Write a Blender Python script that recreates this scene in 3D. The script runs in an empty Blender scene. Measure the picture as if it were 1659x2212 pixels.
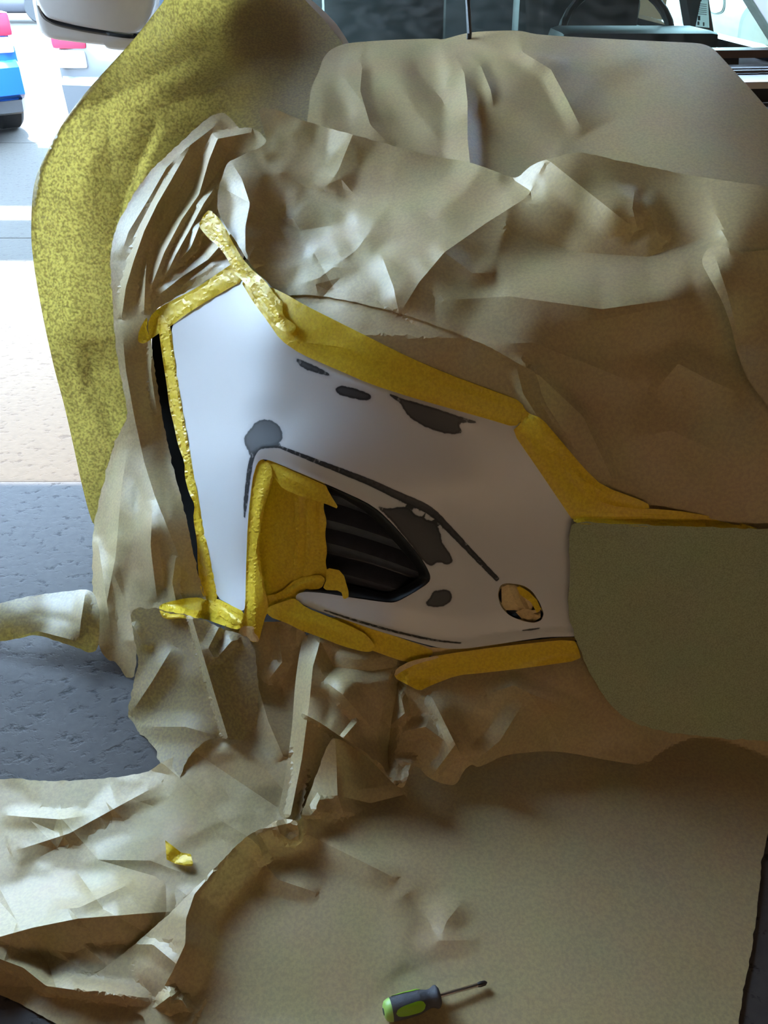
import bpy, bmesh, math, random
import numpy as np
from mathutils import Vector, Matrix
from mathutils.geometry import delaunay_2d_cdt
from mathutils.kdtree import KDTree

scene = bpy.context.scene
col = scene.collection

# ------------------------------------------------------------------ camera
CAM_H = 1.35
PITCH = math.radians(36.0)
FPX = 1661.0
W_PX, H_PX = 1659.0, 2212.0
cam_data = bpy.data.cameras.new('camera')
cam = bpy.data.objects.new('camera', cam_data)
col.objects.link(cam)
cam.location = (0, 0, CAM_H)
cam.rotation_euler = (math.pi / 2 - PITCH, 0, 0)
cam_data.sensor_fit = 'VERTICAL'
cam_data.sensor_height = 34.6
cam_data.lens = 34.6 * FPX / H_PX
cam_data.clip_start = 0.02
cam_data.clip_end = 300
scene.camera = cam

# ------------------------------------------------------------------ world, sun, exposure
SKY = 46.0
SUN = 40.0
SUN_DIR = Vector((-0.2, 0.6, 0.77)).normalized()      # towards the sun
world = bpy.data.worlds.new('sky'); scene.world = world
world.use_nodes = True
wn = world.node_tree
bg = wn.nodes['Background']
tc = wn.nodes.new('ShaderNodeTexCoord')
sep = wn.nodes.new('ShaderNodeSeparateXYZ')
rmp = wn.nodes.new('ShaderNodeValToRGB')
wn.links.new(tc.outputs['Generated'], sep.inputs[0])
wn.links.new(sep.outputs['Z'], rmp.inputs[0])
rmp.color_ramp.elements[0].position = 0.0
rmp.color_ramp.elements[0].color = (0.62, 0.81, 1.0, 1)
rmp.color_ramp.elements[1].position = 0.7
rmp.color_ramp.elements[1].color = (0.42, 0.68, 1.0, 1)
wn.links.new(rmp.outputs[0], bg.inputs['Color'])
bg.inputs['Strength'].default_value = SKY
sl = bpy.data.lights.new('sun', 'SUN'); sl.energy = SUN; sl.angle = math.radians(0.6)
sl.color = (1.0, 0.95, 0.86)
so = bpy.data.objects.new('sun', sl); col.objects.link(so)
so.rotation_euler = SUN_DIR.to_track_quat('Z', 'Y').to_euler()

vs = scene.view_settings
vs.view_transform = 'Standard'; vs.look = 'None'; vs.gamma = 1.0
vs.use_curve_mapping = False
vs.exposure = 0.12
scene.cycles.max_bounces = 6
scene.cycles.diffuse_bounces = 3
scene.cycles.glossy_bounces = 3
scene.cycles.transmission_bounces = 4
scene.cycles.transparent_max_bounces = 6
scene.cycles.adaptive_threshold = 0.02

# ------------------------------------------------------------------ helpers: objects and tags
def put(o, parent=None):
    col.objects.link(o)
    if parent is not None:
        o.parent = parent
    return o

def tag(o, label=None, cat=None, group=None, kind=None):
    if label: o['label'] = label
    if cat: o['category'] = cat
    if group: o['group'] = group
    if kind: o['kind'] = kind
    return o

def empty(name, loc=(0, 0, 0)):
    o = bpy.data.objects.new(name, None)
    o.empty_display_size = 0.1
    o.location = loc
    return put(o)

def mesh_obj(name, verts, faces, mat, parent=None, smooth=True):
    me = bpy.data.meshes.new(name)
    me.from_pydata([tuple(v) for v in verts], [], [tuple(f) for f in faces])
    me.materials.append(mat)
    if smooth:
        me.shade_smooth()
    me.update()
    o = bpy.data.objects.new(name, me)
    put(o)
    if parent is not None:
        o.parent = parent
        o.matrix_parent_inverse = Matrix.Translation(-Vector(parent.location))
    return o

class MB:
    """collects shapes into one mesh"""
    def __init__(s): s.v = []; s.f = []
    def box(s, lo, hi, rot=None, cen=None, bev=0.0):
        bm = bmesh.new()
        bmesh.ops.create_cube(bm, size=1.0)
        for v in bm.verts:
            v.co = Vector([(lo[i] + hi[i]) / 2 + v.co[i] * (hi[i] - lo[i]) for i in range(3)])
        if bev:
            bmesh.ops.bevel(bm, geom=list(bm.edges), offset=bev, segments=2, affect='EDGES', profile=0.6)
        if rot is not None:
            c = Vector(cen) if cen is not None else Vector([(lo[i] + hi[i]) / 2 for i in range(3)])
            for v in bm.verts: v.co = rot @ (v.co - c) + c
        s.addbm(bm); return s
    def addbm(s, bm):
        n = len(s.v); bm.verts.ensure_lookup_table()
        s.v += [v.co.copy() for v in bm.verts]
        s.f += [[n + v.index for v in f.verts] for f in bm.faces]
        bm.free()
    def rings(s, rings, closed=True, cap0=True, cap1=True):
        n = len(s.v); m = len(rings[0])
        for r in rings: s.v += [Vector(p) for p in r]
        for i in range(len(rings) - 1):
            for j in range(m if closed else m - 1):
                a = n + i * m + j; b = n + i * m + (j + 1) % m
                s.f.append([a, b, b + m, a + m])
        if cap0: s.f.append([n + j for j in range(m)][::-1])
        if cap1: s.f.append([n + (len(rings) - 1) * m + j for j in range(m)])
        return s
    def tube(s, pts, rad, seg=8):
        pts = [Vector(p) for p in pts]
        if not hasattr(rad, '__len__'): rad = [rad] * len(pts)
        rings = []
        up = Vector((0.13, 0.21, 0.97))
        for i, p in enumerate(pts):
            d = (pts[min(i + 1, len(pts) - 1)] - pts[max(i - 1, 0)]).normalized()
            a = d.cross(up)
            if a.length < 1e-3: a = d.cross(Vector((1, 0, 0)))
            a.normalize(); b = d.cross(a).normalized()
            rings.append([p + a * math.cos(2 * math.pi * k / seg) * rad[i] + b * math.sin(2 * math.pi * k / seg) * rad[i] for k in range(seg)])
        return s.rings(rings)
    def lathe(s, o, axis, prof, seg=24, sx=1.0, sy=1.0, ref=None):
        """prof: list of (distance along axis, radius)"""
        axis = Vector(axis).normalized(); o = Vector(o)
        a = axis.cross(ref if ref is not None else Vector((0, 0, 1)))
        if a.length < 1e-3: a = axis.cross(Vector((1, 0, 0)))
        a.normalize(); b = axis.cross(a).normalized()
        rings = [[o + axis * d + a * math.cos(2 * math.pi * k / seg) * r * sx + b * math.sin(2 * math.pi * k / seg) * r * sy for k in range(seg)] for d, r in prof]
        return s.rings(rings)
    def prism(s, pts, vec):
        vec = Vector(vec)
        return s.rings([[Vector(p) for p in pts], [Vector(p) + vec for p in pts]])
    def build(s, name, mat, parent=None, smooth=False, angle=None):
        o = mesh_obj(name, s.v, s.f, mat, parent, smooth=False)
        bm = bmesh.new(); bm.from_mesh(o.data)
        bmesh.ops.recalc_face_normals(bm, faces=bm.faces)
        bm.to_mesh(o.data); bm.free()
        if smooth:
            o.data.shade_smooth()
            o.data.set_sharp_from_angle(angle=math.radians(angle or 40))
        return o

# ------------------------------------------------------------------ helpers: photo geometry -> place
CP, SP = math.cos(PITCH), math.sin(PITCH)
def rays(u, v):
    xc = (np.asarray(u, float) - W_PX / 2) / FPX
    yc = -(np.asarray(v, float) - H_PX / 2) / FPX
    return xc, CP + yc * SP, -SP + yc * CP
def world_pts(u, v, t):
    dx, dy, dz = rays(u, v)
    return np.stack([dx * t, dy * t, CAM_H + dz * t], axis=-1)
def tY(u, v, Y): return Y / rays(u, v)[1]
def tZ(u, v, Z): return (Z - CAM_H) / rays(u, v)[2]
def PY(u, v, Y): return Vector(world_pts(u, v, tY(u, v, Y)))
def PZ(u, v, Z=0.0): return Vector(world_pts(u, v, tZ(u, v, Z)))
def PX(u, v, X): return Vector(world_pts(u, v, X / rays(u, v)[0]))

def tps(ctl):
    """ctl: (u, v, Y) or (u, v, None, Z); smooth surface, exact on planes"""
    pts = []; w = []
    for c in ctl:
        t = tZ(c[0], c[1], c[3]) if len(c) > 3 else tY(c[0], c[1], c[2])
        pts.append((c[0] / 1000.0, c[1] / 1000.0)); w.append(1.0 / t)
    P = np.array(pts); w = np.array(w); n = len(P)
    def K(a, b):
        r2 = ((a[:, None, :] - b[None, :, :]) ** 2).sum(-1)
        return 0.5 * r2 * np.log(r2 + 1e-12)
    A = np.zeros((n + 3, n + 3))
    A[:n, :n] = K(P, P) + np.eye(n) * 2e-4
    A[:n, n] = 1; A[:n, n + 1:] = P
    A[n, :n] = 1; A[n + 1:, :n] = P.T
    sol = np.linalg.solve(A, np.concatenate([w, [0, 0, 0]]))
    def f(u, v):
        Q = np.stack([np.asarray(u, float).ravel() / 1000.0, np.asarray(v, float).ravel() / 1000.0], -1)
        r = K(Q, P) @ sol[:n] + sol[n] + Q @ sol[n + 1:]
        return 1.0 / r
    return f

def pl_dist(u, v, line):
    """distance, side (+ = right of travel in image), arc fraction to a polyline"""
    L = np.array(line, float)
    seg = np.sqrt(((L[1:] - L[:-1]) ** 2).sum(1)); cum = np.concatenate([[0], np.cumsum(seg)])
    best = np.full(u.shape, 1e9); side = np.zeros(u.shape); arc = np.zeros(u.shape)
    for i in range(len(L) - 1):
        a = L[i]; d = L[i + 1] - a; l2 = (d ** 2).sum() + 1e-9
        px = u - a[0]; py = v - a[1]
        s = np.clip((px * d[0] + py * d[1]) / l2, 0, 1)
        ex = px - s * d[0]; ey = py - s * d[1]
        dd = np.sqrt(ex ** 2 + ey ** 2)
        m = dd < best
        cr = d[0] * py - d[1] * px
        side = np.where(m, np.sign(cr), side); arc = np.where(m, (cum[i] + s * seg[i]) / cum[-1], arc)
        best = np.where(m, dd, best)
    return best, side, arc

def fold(u, v, line, h, wr, wl, taper=(1, 1), pw=1.0):
    """paper crease: a tent along a line; wr / wl = reach right / left of travel"""
    d, s, a = pl_dist(u, v, line)
    w = np.where(s >= 0, wr, wl)
    p = np.clip(1 - d / w, 0, 1)
    # round the foot of the flank so only the crest is sharp
    p = np.where(p < 0.3, p * p / 0.6, p - 0.15) / 0.85
    if pw != 1.0: p = p ** pw
    k = np.ones_like(a)
    if taper[0]: k = k * np.clip(a / 0.28, 0, 1) ** 0.7
    if taper[1]: k = k * np.clip((1 - a) / 0.28, 0, 1) ** 0.7
    return h * p * k

def hsh(i, j, seed):
    x = (i * 374761393 + j * 668265263 + seed * 1274126177) & 0xffffffff
    x = ((x ^ (x >> 13)) * 1103515245) & 0xffffffff
    x = (x ^ (x >> 16)) & 0xffff
    return x / 65535.0 * 2 - 1

def vnoise(u, v, sc, seed):
    x = u / sc; y = v / sc
    i = np.floor(x).astype(np.int64); j = np.floor(y).astype(np.int64)
    fx = x - i; fy = y - j
    fx = fx * fx * (3 - 2 * fx); fy = fy * fy * (3 - 2 * fy)
    return (hsh(i, j, seed) * (1 - fx) + hsh(i + 1, j, seed) * fx) * (1 - fy) + (hsh(i, j + 1, seed) * (1 - fx) + hsh(i + 1, j + 1, seed) * fx) * fy

def facets(u, v, sc, seed, ang=0.0, stretch=1.0):
    """crumpled paper: random heights on a warped triangle lattice, flat between"""
    c, s = math.cos(ang), math.sin(ang)
    x = (u * c + v * s) / (sc * stretch); y = (-u * s + v * c) / sc
    x0, y0 = x, y
    x = x0 + 0.42 * vnoise(x0, y0, 1.3, seed + 11); y = y0 + 0.42 * vnoise(x0, y0, 1.3, seed + 23)
    k = (x + y) * 0.366025
    i = np.floor(x + k).astype(np.int64); j = np.floor(y + k).astype(np.int64)
    g = 0.211325
    # barycentric in skewed cell
    fx = x + k - i; fy = y + k - j
    up = fx > fy
    h00 = hsh(i, j, seed); h11 = hsh(i + 1, j + 1, seed); h10 = hsh(i + 1, j, seed); h01 = hsh(i, j + 1, seed)
    return np.where(up, h00 * (1 - fx) + h10 * (fx - fy) + h11 * fy, h00 * (1 - fy) + h01 * (fy - fx) + h11 * fx)

def in_poly(u, v, poly):
    P = np.array(poly, float); inside = np.zeros(u.shape, bool)
    x0, y0 = P[-1]
    for x1, y1 in P:
        c = ((y1 > v) != (y0 > v))
        with np.errstate(divide='ignore', invalid='ignore'):
            xi = (x0 - x1) * (v - y1) / (y0 - y1 + 1e-12) + x1
        inside ^= c & (u < xi)
        x0, y0 = x1, y1
    return inside

def chaikin(pts, it=2, closed=True):
    P = np.array(pts, float)
    for _ in range(it):
        if closed:
            Q = np.roll(P, -1, 0)
            P = np.stack([P * 0.8 + Q * 0.2, P * 0.2 + Q * 0.8], 1).reshape(-1, 2)
        else:
            A, B = P[:-1], P[1:]
            M = np.stack([A * 0.8 + B * 0.2, A * 0.2 + B * 0.8], 1).reshape(-1, 2)
            P = np.concatenate([P[:1], M, P[-1:]])
    return P

def resample(P, step, closed=True):
    P = np.array(P, float)
    if closed: P = np.concatenate([P, P[:1]])
    seg = np.sqrt(((P[1:] - P[:-1]) ** 2).sum(1)); cum = np.concatenate([[0], np.cumsum(seg)])
    n = max(3, int(round(cum[-1] / step)))
    s = np.linspace(0, cum[-1], n + 1)
    R = np.stack([np.interp(s, cum, P[:, 0]), np.interp(s, cum, P[:, 1])], -1)
    return R[:-1] if closed else R

SURF = {}
SEED = [100]
class Creases:
    """crumpled paper: a net of straight creases with flat facets between"""
    def __init__(self, outline, sc, amp, ang, st, regions, seed):
        r = np.random.default_rng(seed)
        P = np.array(outline, float); lo = P.min(0) - sc; hi = P.max(0) + sc
        c, s = math.cos(ang), math.sin(ang)
        ext = np.linalg.norm(hi - lo); n = int((ext / sc) * (ext / (sc * st)) * 1.15) + 4
        n = min(n, 5000)
        a = r.uniform(-ext / 2, ext / 2, n); b = r.uniform(-ext / 2, ext / 2, n)
        cen = (lo + hi) / 2
        u = cen[0] + a * c - b * s; v = cen[1] + a * s + b * c
        self.amp, self.reg, self.c, self.s, self.st, self.cen = amp, regions, c, s, st, cen
        # thin out points that sit too close (in stretched space)
        x = a / st; y = b; keep = []
        grid = {}
        for k in range(n):
            g = (int(x[k] // (sc * .7)), int(y[k] // (sc * .7)))
            if any((g[0] + i, g[1] + j) in grid and min((x[k] - x[q]) ** 2 + (y[k] - y[q]) ** 2 for q in grid[(g[0] + i, g[1] + j)]) < (sc * .6) ** 2 for i in (-1, 0, 1) for j in (-1, 0, 1)): continue
            grid.setdefault(g, []).append(k); keep.append(k)
        near = in_poly(u, v, P)
        m = np.array([k for k in keep if lo[0] <= u[k] <= hi[0] and lo[1] <= v[k] <= hi[1]])
        if regions is not None:
            m = np.array([k for k in m if min(math.hypot(u[k] - q[0], v[k] - q[1]) / q[2] for q in regions) < 1.6])
        self.h = r.uniform(-1, 1, len(m)) * r.uniform(0.3, 1.0, len(m)); self.uv = np.stack([u[m], v[m]], -1)
        if len(m) < 3: self.F = np.zeros((0, 3), int); return
        q = np.stack([x[m], y[m]], -1)
        d = delaunay_2d_cdt([Vector(p) for p in q], [], [], 0, 1e-6)
        back = [o[0] if o else 0 for o in d[3]]
        self.F = np.array([[back[i] for i in f] for f in d[2]])
    def w(self, u, v):
        if self.reg is None: return np.full(np.shape(u), 1.0)
        q = np.zeros(np.shape(u))
        for (mu, mv, mr) in self.reg: q = np.maximum(q, np.clip((1.15 - np.sqrt((u - mu) ** 2 + (v - mv) ** 2) / mr) * 2, 0, 1))
        return q
    def __call__(self, u, v):
        out = np.zeros(u.shape)
        for f in self.F:
            A, B, C = self.uv[f]
            m = (u >= min(A[0], B[0], C[0])) & (u <= max(A[0], B[0], C[0])) & (v >= min(A[1], B[1], C[1])) & (v <= max(A[1], B[1], C[1]))
            if not m.any(): continue
            k = np.nonzero(m)[0]; x = u[k]; y = v[k]
            den = (B[1] - C[1]) * (A[0] - C[0]) + (C[0] - B[0]) * (A[1] - C[1])
            if abs(den) < 1e-9: continue
            l0 = ((B[1] - C[1]) * (x - C[0]) + (C[0] - B[0]) * (y - C[1])) / den
            l1 = ((C[1] - A[1]) * (x - C[0]) + (A[0] - C[0]) * (y - C[1])) / den
            l2 = 1 - l0 - l1
            i = (l0 >= -1e-6) & (l1 >= -1e-6) & (l2 >= -1e-6)
            out[k[i]] = (l0 * self.h[f[0]] + l1 * self.h[f[1]] + l2 * self.h[f[2]])[i]
        return self.amp * out * self.w(u, v)
    def lines(self, res):
        L = []
        seen = set()
        for f in self.F:
            for a, b in ((f[0], f[1]), (f[1], f[2]), (f[2], f[0])):
                k = (min(a, b), max(a, b))
                if k in seen: continue
                seen.add(k)
                A, B = self.uv[a], self.uv[b]; mid = (A + B) / 2
                if self.w(np.array([mid[0]]), np.array([mid[1]]))[0] < 0.15: continue
                L.append(resample(np.array([A, B]), res, False))
        return L

rng = np.random.default_rng(5)

def triangulate(outline, lines, res):
    """triangles filling an outline, with the given lines kept as edges"""
    V = [tuple(p) for p in outline]; E = [(i, (i + 1) % len(V)) for i in range(len(V))]
    lo = outline.min(0); hi = outline.max(0)
    con = [outline]
    for L in lines:
        n0 = len(V); V += [tuple(p) for p in L]; E += [(n0 + i, n0 + i + 1) for i in range(len(L) - 1)]
        con.append(L)
    xs = np.arange(lo[0], hi[0], res); ys = np.arange(lo[1], hi[1], res * 0.866)
    gx, gy = np.meshgrid(xs, ys); gx = gx + (np.arange(len(ys)) % 2)[:, None] * res / 2
    gx = gx.ravel() + rng.uniform(-.12, .12, gx.size) * res; gy = gy.ravel() + rng.uniform(-.12, .12, gy.size) * res
    m = in_poly(gx, gy, outline); gx, gy = gx[m], gy[m]
    C = np.concatenate(con)
    kd = KDTree(len(C))
    for i, (x, y) in enumerate(C): kd.insert((x, y, 0), i)
    kd.balance()
    lim = 0.55 * res
    keep = np.array([kd.find((x, y, 0))[2] >= lim for x, y in zip(gx, gy)], bool)
    V += list(zip(gx[keep], gy[keep]))
    r = delaunay_2d_cdt([Vector(p) for p in V], E, [], 0, 1e-5)
    P = np.array([tuple(p) for p in r[0]]); F = np.array([f for f in r[2] if len(f) == 3])
    c = P[F].mean(1)
    F = F[in_poly(c[:, 0], c[:, 1], outline)]
    used = np.unique(F); mp = -np.ones(len(P), int); mp[used] = np.arange(len(used))
    return P[used], mp[F]

def sheet(name, outline, ctl=None, base=None, off=0.0, folds=(), crumple=(), res=9.0, torn=0.0, soft=2,
          relax=0, sharp=13, zmin=None, mat=None, parent=None, key=None, bumps=(), make=True, flange=None, tmod=None, lim=None):
    """a thin sheet: outline and creases where the photo shows them, depth from the place itself"""
    raw = np.array(outline, float)
    out = resample(chaikin(raw, soft) if soft else raw, res * 0.8)
    if torn:
        n = len(out); d = np.roll(out, -1, 0) - np.roll(out, 1, 0)
        d /= np.sqrt((d ** 2).sum(1))[:, None] + 1e-9
        j = rng.normal(0, 1, n); j = (j + np.roll(j, 1)) / 1.4
        out = out + np.stack([-d[:, 1], d[:, 0]], -1) * (j * torn)[:, None]
    bf = base if base is not None else tps(ctl)
    SEED[0] += 1
    nets = []
    for ci, c in enumerate(crumple):
        ang = c[2] if len(c) > 2 else 0.3; st = c[3] if len(c) > 3 else 1.0
        nets.append(Creases(out, c[0], c[1], ang, st, c[4] if len(c) > 4 else None, SEED[0] * 10 + ci))
    def depth(u, v, detail=True):
        u = np.asarray(u, float).ravel(); v = np.asarray(v, float).ravel()
        t = bf(u, v) - off
        for fd in folds:
            t = t - fold(u, v, *fd)
        for (bu, bv, br, bh) in bumps:
            r = np.sqrt((u - bu) ** 2 + (v - bv) ** 2) / br
            t = t - bh * np.exp(-r * r * 1.5)
        if detail:
            for nt_ in nets: t = t - nt_(u, v)
        if tmod is not None: t = tmod(u, v, t)
        if lim is not None: t = np.maximum(t, lim(u, v))
        if zmin is not None: t = np.minimum(t, tZ(u, v, zmin))
        return t
    if key: SURF[key] = (depth, out)
    if not make: return None
    lines = [resample(np.array(fd[0], float), res * 0.8, False) for fd in folds]
    for nt_ in nets:
        if nt_.amp > 0.0012: lines += nt_.lines(res * 0.85)
    # keep only crease points well inside the outline
    L2 = []
    if lines:
        lens = [len(l) for l in lines]; allp = np.concatenate(lines)
        kd = KDTree(len(out))
        for i, (x, y) in enumerate(out): kd.insert((x, y, 0), i)
        kd.balance()
        mall = in_poly(allp[:, 0], allp[:, 1], out)
        idx = np.nonzero(mall)[0]
        for i in idx:
            if kd.find((allp[i, 0], allp[i, 1], 0))[2] < res * 0.6: mall[i] = False
        k0 = 0
        for ln in lens:
            run = []
            for p, ok in zip(allp[k0:k0 + ln], mall[k0:k0 + ln]):
                if ok: run.append(p)
                else:
                    if len(run) > 1: L2.append(np.array(run))
                    run = []
            if len(run) > 1: L2.append(np.array(run))
            k0 += ln
    P, F = triangulate(out, L2, res)
    t = depth(P[:, 0], P[:, 1])
    if relax:
        n = len(P)
        ed = np.concatenate([F[:, [0, 1]], F[:, [1, 2]], F[:, [2, 0]]]); ed = np.concatenate([ed, ed[:, ::-1]])
        cnt = np.bincount(ed[:, 0], minlength=n)
        for _ in range(relax):
            s = np.bincount(ed[:, 0], weights=t[ed[:, 1]], minlength=n) / np.maximum(cnt, 1)
            t = np.minimum(0.4 * t + 0.6 * s, t + 0.002)
    X = world_pts(P[:, 0], P[:, 1], t)
    F = F[:, ::-1] if _ccw(P, F) else F
    V = [Vector(x) for x in X]; Fs = [list(f) for f in F]
    if flange is not None:
        # turn chosen edges back, the way the sheet goes on out of sight
        poly, vec = flange
        cntE = {}
        for f in Fs:
            for a, b in ((f[0], f[1]), (f[1], f[2]), (f[2], f[0])):
                cntE[(a, b)] = 1
        bd = [(a, b) for (a, b) in cntE if (b, a) not in cntE]
        sel = in_poly(P[:, 0], P[:, 1], poly)
        dup = {}
        for a, b in bd:
            if sel[a] and sel[b]:
                for q in (a, b):
                    if q not in dup:
                        dup[q] = []
                        for kk in (0.35, 1.0):
                            dup[q].append(len(V)); V.append(V[q] + Vector(vec) * kk)
                Fs.append([b, a, dup[a][0], dup[b][0]]); Fs.append([dup[b][0], dup[a][0], dup[a][1], dup[b][1]])
    o = mesh_obj(name, V, Fs, mat, parent)
    if sharp: o.data.set_sharp_from_angle(angle=math.radians(sharp))
    return o

def hash_name(s):
    h = 7
    for ch in s: h = (h * 31 + ord(ch)) % 100003
    return h
def _ccw(P, F):
    a, b, c = P[F[0, 0]], P[F[0, 1]], P[F[0, 2]]
    return ((b[0] - a[0]) * (c[1] - a[1]) - (b[1] - a[1]) * (c[0] - a[0])) > 0

def over(*keys):
    """nearest of the named surfaces at each spot (only where they exist)"""
    def f(u, v):
        u = np.asarray(u, float).ravel(); v = np.asarray(v, float).ravel()
        t = None
        for i, k in enumerate(keys):
            d, o = SURF[k]
            tk = d(u, v)
            if i > 0:
                tk = np.where(in_poly(u, v, o), tk, 1e9)
            t = tk if t is None else np.minimum(t, tk)
        return t
    return f

# ------------------------------------------------------------------ materials
def nodes_of(name):
    m = bpy.data.materials.new(name); m.use_nodes = True
    nt = m.node_tree; return m, nt, nt.nodes['Principled BSDF'], nt.nodes['Material Output']
def N(nt, t, **kw):
    n = nt.nodes.new(t)
    for k, v in kw.items():
        if k in n.inputs: n.inputs[k].default_value = v
        else: setattr(n, k, v)
    return n
def mixc(nt, fac, a, b, mode='MIX'):
    n = nt.nodes.new('ShaderNodeMix'); n.data_type = 'RGBA'; n.blend_type = mode
    for i, x in ((0, fac), (6, a), (7, b)):
        if hasattr(x, 'is_linked'): nt.links.new(x, n.inputs[i])
        else: n.inputs[i].default_value = x if i == 0 else (*x, 1)
    return n.outputs[2]
def ramp(nt, src, stops, interp='LINEAR'):
    r = nt.nodes.new('ShaderNodeValToRGB'); r.color_ramp.interpolation = interp
    e = r.color_ramp.elements
    while len(e) < len(stops): e.new(0.5)
    for i, (p, c) in enumerate(stops):
        e[i].position = p; e[i].color = (*c, 1) if len(c) == 3 else c
    nt.links.new(src, r.inputs[0]); return r.outputs[0]

def plain(name, c, rough=0.5, metal=0.0, spec=0.5, noise=0.0, nscale=30, bump=0.0, bscale=200, coat=0.0):
    m, nt, b, o = nodes_of(name)
    b.inputs['Roughness'].default_value = rough; b.inputs['Metallic'].default_value = metal
    b.inputs['Specular IOR Level'].default_value = spec; b.inputs['Coat Weight'].default_value = coat
    b.inputs['Coat Roughness'].default_value = 0.05
    b.inputs['Base Color'].default_value = (*c, 1)
    t = N(nt, 'ShaderNodeTexCoord')
    if noise:
        n = N(nt, 'ShaderNodeTexNoise', Scale=nscale, Detail=6.0)
        nt.links.new(t.outputs['Object'], n.inputs['Vector'])
        nt.links.new(mixc(nt, n.outputs['Fac'], tuple(x * (1 - noise) for x in c), tuple(min(1, x * (1 + noise)) for x in c)), b.inputs['Base Color'])
    if bump:
        n = N(nt, 'ShaderNodeTexNoise', Scale=bscale, Detail=4.0)
        nt.links.new(t.outputs['Object'], n.inputs['Vector'])
        bp = N(nt, 'ShaderNodeBump', Strength=bump, Distance=0.002)
        nt.links.new(n.outputs['Fac'], bp.inputs['Height']); nt.links.new(bp.outputs[0], b.inputs['Normal'])
    return m

def paper_mat(name, c, tr, trans=0.3, rough=0.42, fibre=0.05, spec=0.35, bump=0.25, crink=0.12):
    """masking paper: fibre mottling, slight sheen, light shining through"""
    m, nt, b, o = nodes_of(name)
    t = N(nt, 'ShaderNodeTexCoord')
    n1 = N(nt, 'ShaderNodeTexNoise', Scale=420.0, Detail=1.0)
    n2 = N(nt, 'ShaderNodeTexNoise', Scale=9.0, Detail=2.0)
    n3 = N(nt, 'ShaderNodeTexNoise', Scale=150.0, Detail=2.0, Roughness=0.65)
    for n in (n1, n2, n3): nt.links.new(t.outputs['Object'], n.inputs['Vector'])
    f1 = ramp(nt, n1.outputs['Fac'], [(0.35, (0, 0, 0)), (0.65, (1, 1, 1))])
    c1 = mixc(nt, f1, tuple(x * (1 - fibre) for x in c), tuple(x * (1 + fibre * 0.6) for x in c))
    c2 = mixc(nt, 0.10, c1, n2.outputs['Color'], 'OVERLAY')
    nt.links.new(c2, b.inputs['Base Color'])
    b.inputs['Roughness'].default_value = rough
    b.inputs['Specular IOR Level'].default_value = spec
    # crinkle: soft dents plus fibre
    vo = N(nt, 'ShaderNodeTexNoise', Scale=22.0, Detail=1.0)
    wn_ = N(nt, 'ShaderNodeTexNoise', Scale=14.0, Detail=3.0)
    nt.links.new(t.outputs['Object'], wn_.inputs['Vector'])
    va = N(nt, 'ShaderNodeVectorMath'); va.operation = 'MULTIPLY_ADD'
    nt.links.new(wn_.outputs['Color'], va.inputs[0]); va.inputs[1].default_value = (0.06, 0.06, 0.06)
    nt.links.new(t.outputs['Object'], va.inputs[2]); nt.links.new(va.outputs[0], vo.inputs['Vector'])
    b1 = N(nt, 'ShaderNodeBump', Strength=crink, Distance=0.006)
    nt.links.new(vo.outputs['Fac'], b1.inputs['Height'])
    b2 = N(nt, 'ShaderNodeBump', Strength=bump, Distance=0.0006)
    nt.links.new(n3.outputs['Fac'], b2.inputs['Height']); nt.links.new(b1.outputs[0], b2.inputs['Normal'])
    nt.links.new(b2.outputs[0], b.inputs['Normal'])
    tl = N(nt, 'ShaderNodeBsdfTranslucent')
    n4 = N(nt, 'ShaderNodeTexNoise', Scale=170.0, Detail=1.0)
    nt.links.new(t.outputs['Object'], n4.inputs['Vector'])
    f4 = ramp(nt, n4.outputs['Fac'], [(0.36, (0, 0, 0)), (0.64, (1, 1, 1))])
    nt.links.new(mixc(nt, f4, tuple(x * 0.45 for x in tr), tuple(min(1, x * 1.55) for x in tr)), tl.inputs['Color'])
    mx = N(nt, 'ShaderNodeMixShader'); mx.inputs[0].default_value = trans
    nt.links.new(b.outputs[0], mx.inputs[1]); nt.links.new(tl.outputs[0], mx.inputs[2])
    nt.links.new(mx.outputs[0], o.inputs['Surface'])
    return m

M = {}
M['paper'] = paper_mat('kraft_masking_paper', (0.45, 0.335, 0.172), (0.60, 0.44, 0.12), trans=0.10, rough=0.45, spec=0.32)
M['paper_backlit'] = paper_mat('backlit_masking_paper', (0.46, 0.355, 0.20), (0.30, 0.235, 0.046), trans=0.36, rough=0.45, spec=0.4)  # same paper as kraft, colour and transmission set for a backlit glow
M['paper_green'] = paper_mat('green_masking_paper', (0.36, 0.38, 0.22), (0.3, 0.3, 0.12), trans=0.06, rough=0.6, crink=0.12, bump=0.6, fibre=0.2)
M['tape'] = paper_mat('yellow_masking_tape', (0.86, 0.58, 0.035), (0.95, 0.62, 0.02), trans=0.16, rough=0.42, fibre=0.05, bump=0.3, crink=0.12)
M['tape_pale'] = paper_mat('pale_tape_underside', (0.80, 0.58, 0.28), (0.8, 0.6, 0.2), trans=0.1, rough=0.55, fibre=0.06)
M['white'] = plain('white_car_paint', (0.74, 0.715, 0.71), 0.28, noise=0.02, nscale=6, coat=0.25)
M['black'] = plain('black_plastic', (0.012, 0.012, 0.014), 0.45, noise=0.3, nscale=40, bump=0.15, bscale=400)
M['arch_shade'] = plain('arch_shade_black', (0.010, 0.009, 0.008), 0.95, spec=0.05)  # near-black so the wheel arch gap reads as deep shade
M['black_gloss'] = plain('gloss_black_trim', (0.01, 0.01, 0.012), 0.12, coat=0.5)
M['louver'] = plain('black_intake_plastic', (0.035, 0.037, 0.050), 0.42, noise=0.4, nscale=60, bump=0.25, bscale=500)
M['rubber'] = plain('tyre_rubber', (0.02, 0.02, 0.021), 0.75, noise=0.3, nscale=80, bump=0.3)
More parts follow.
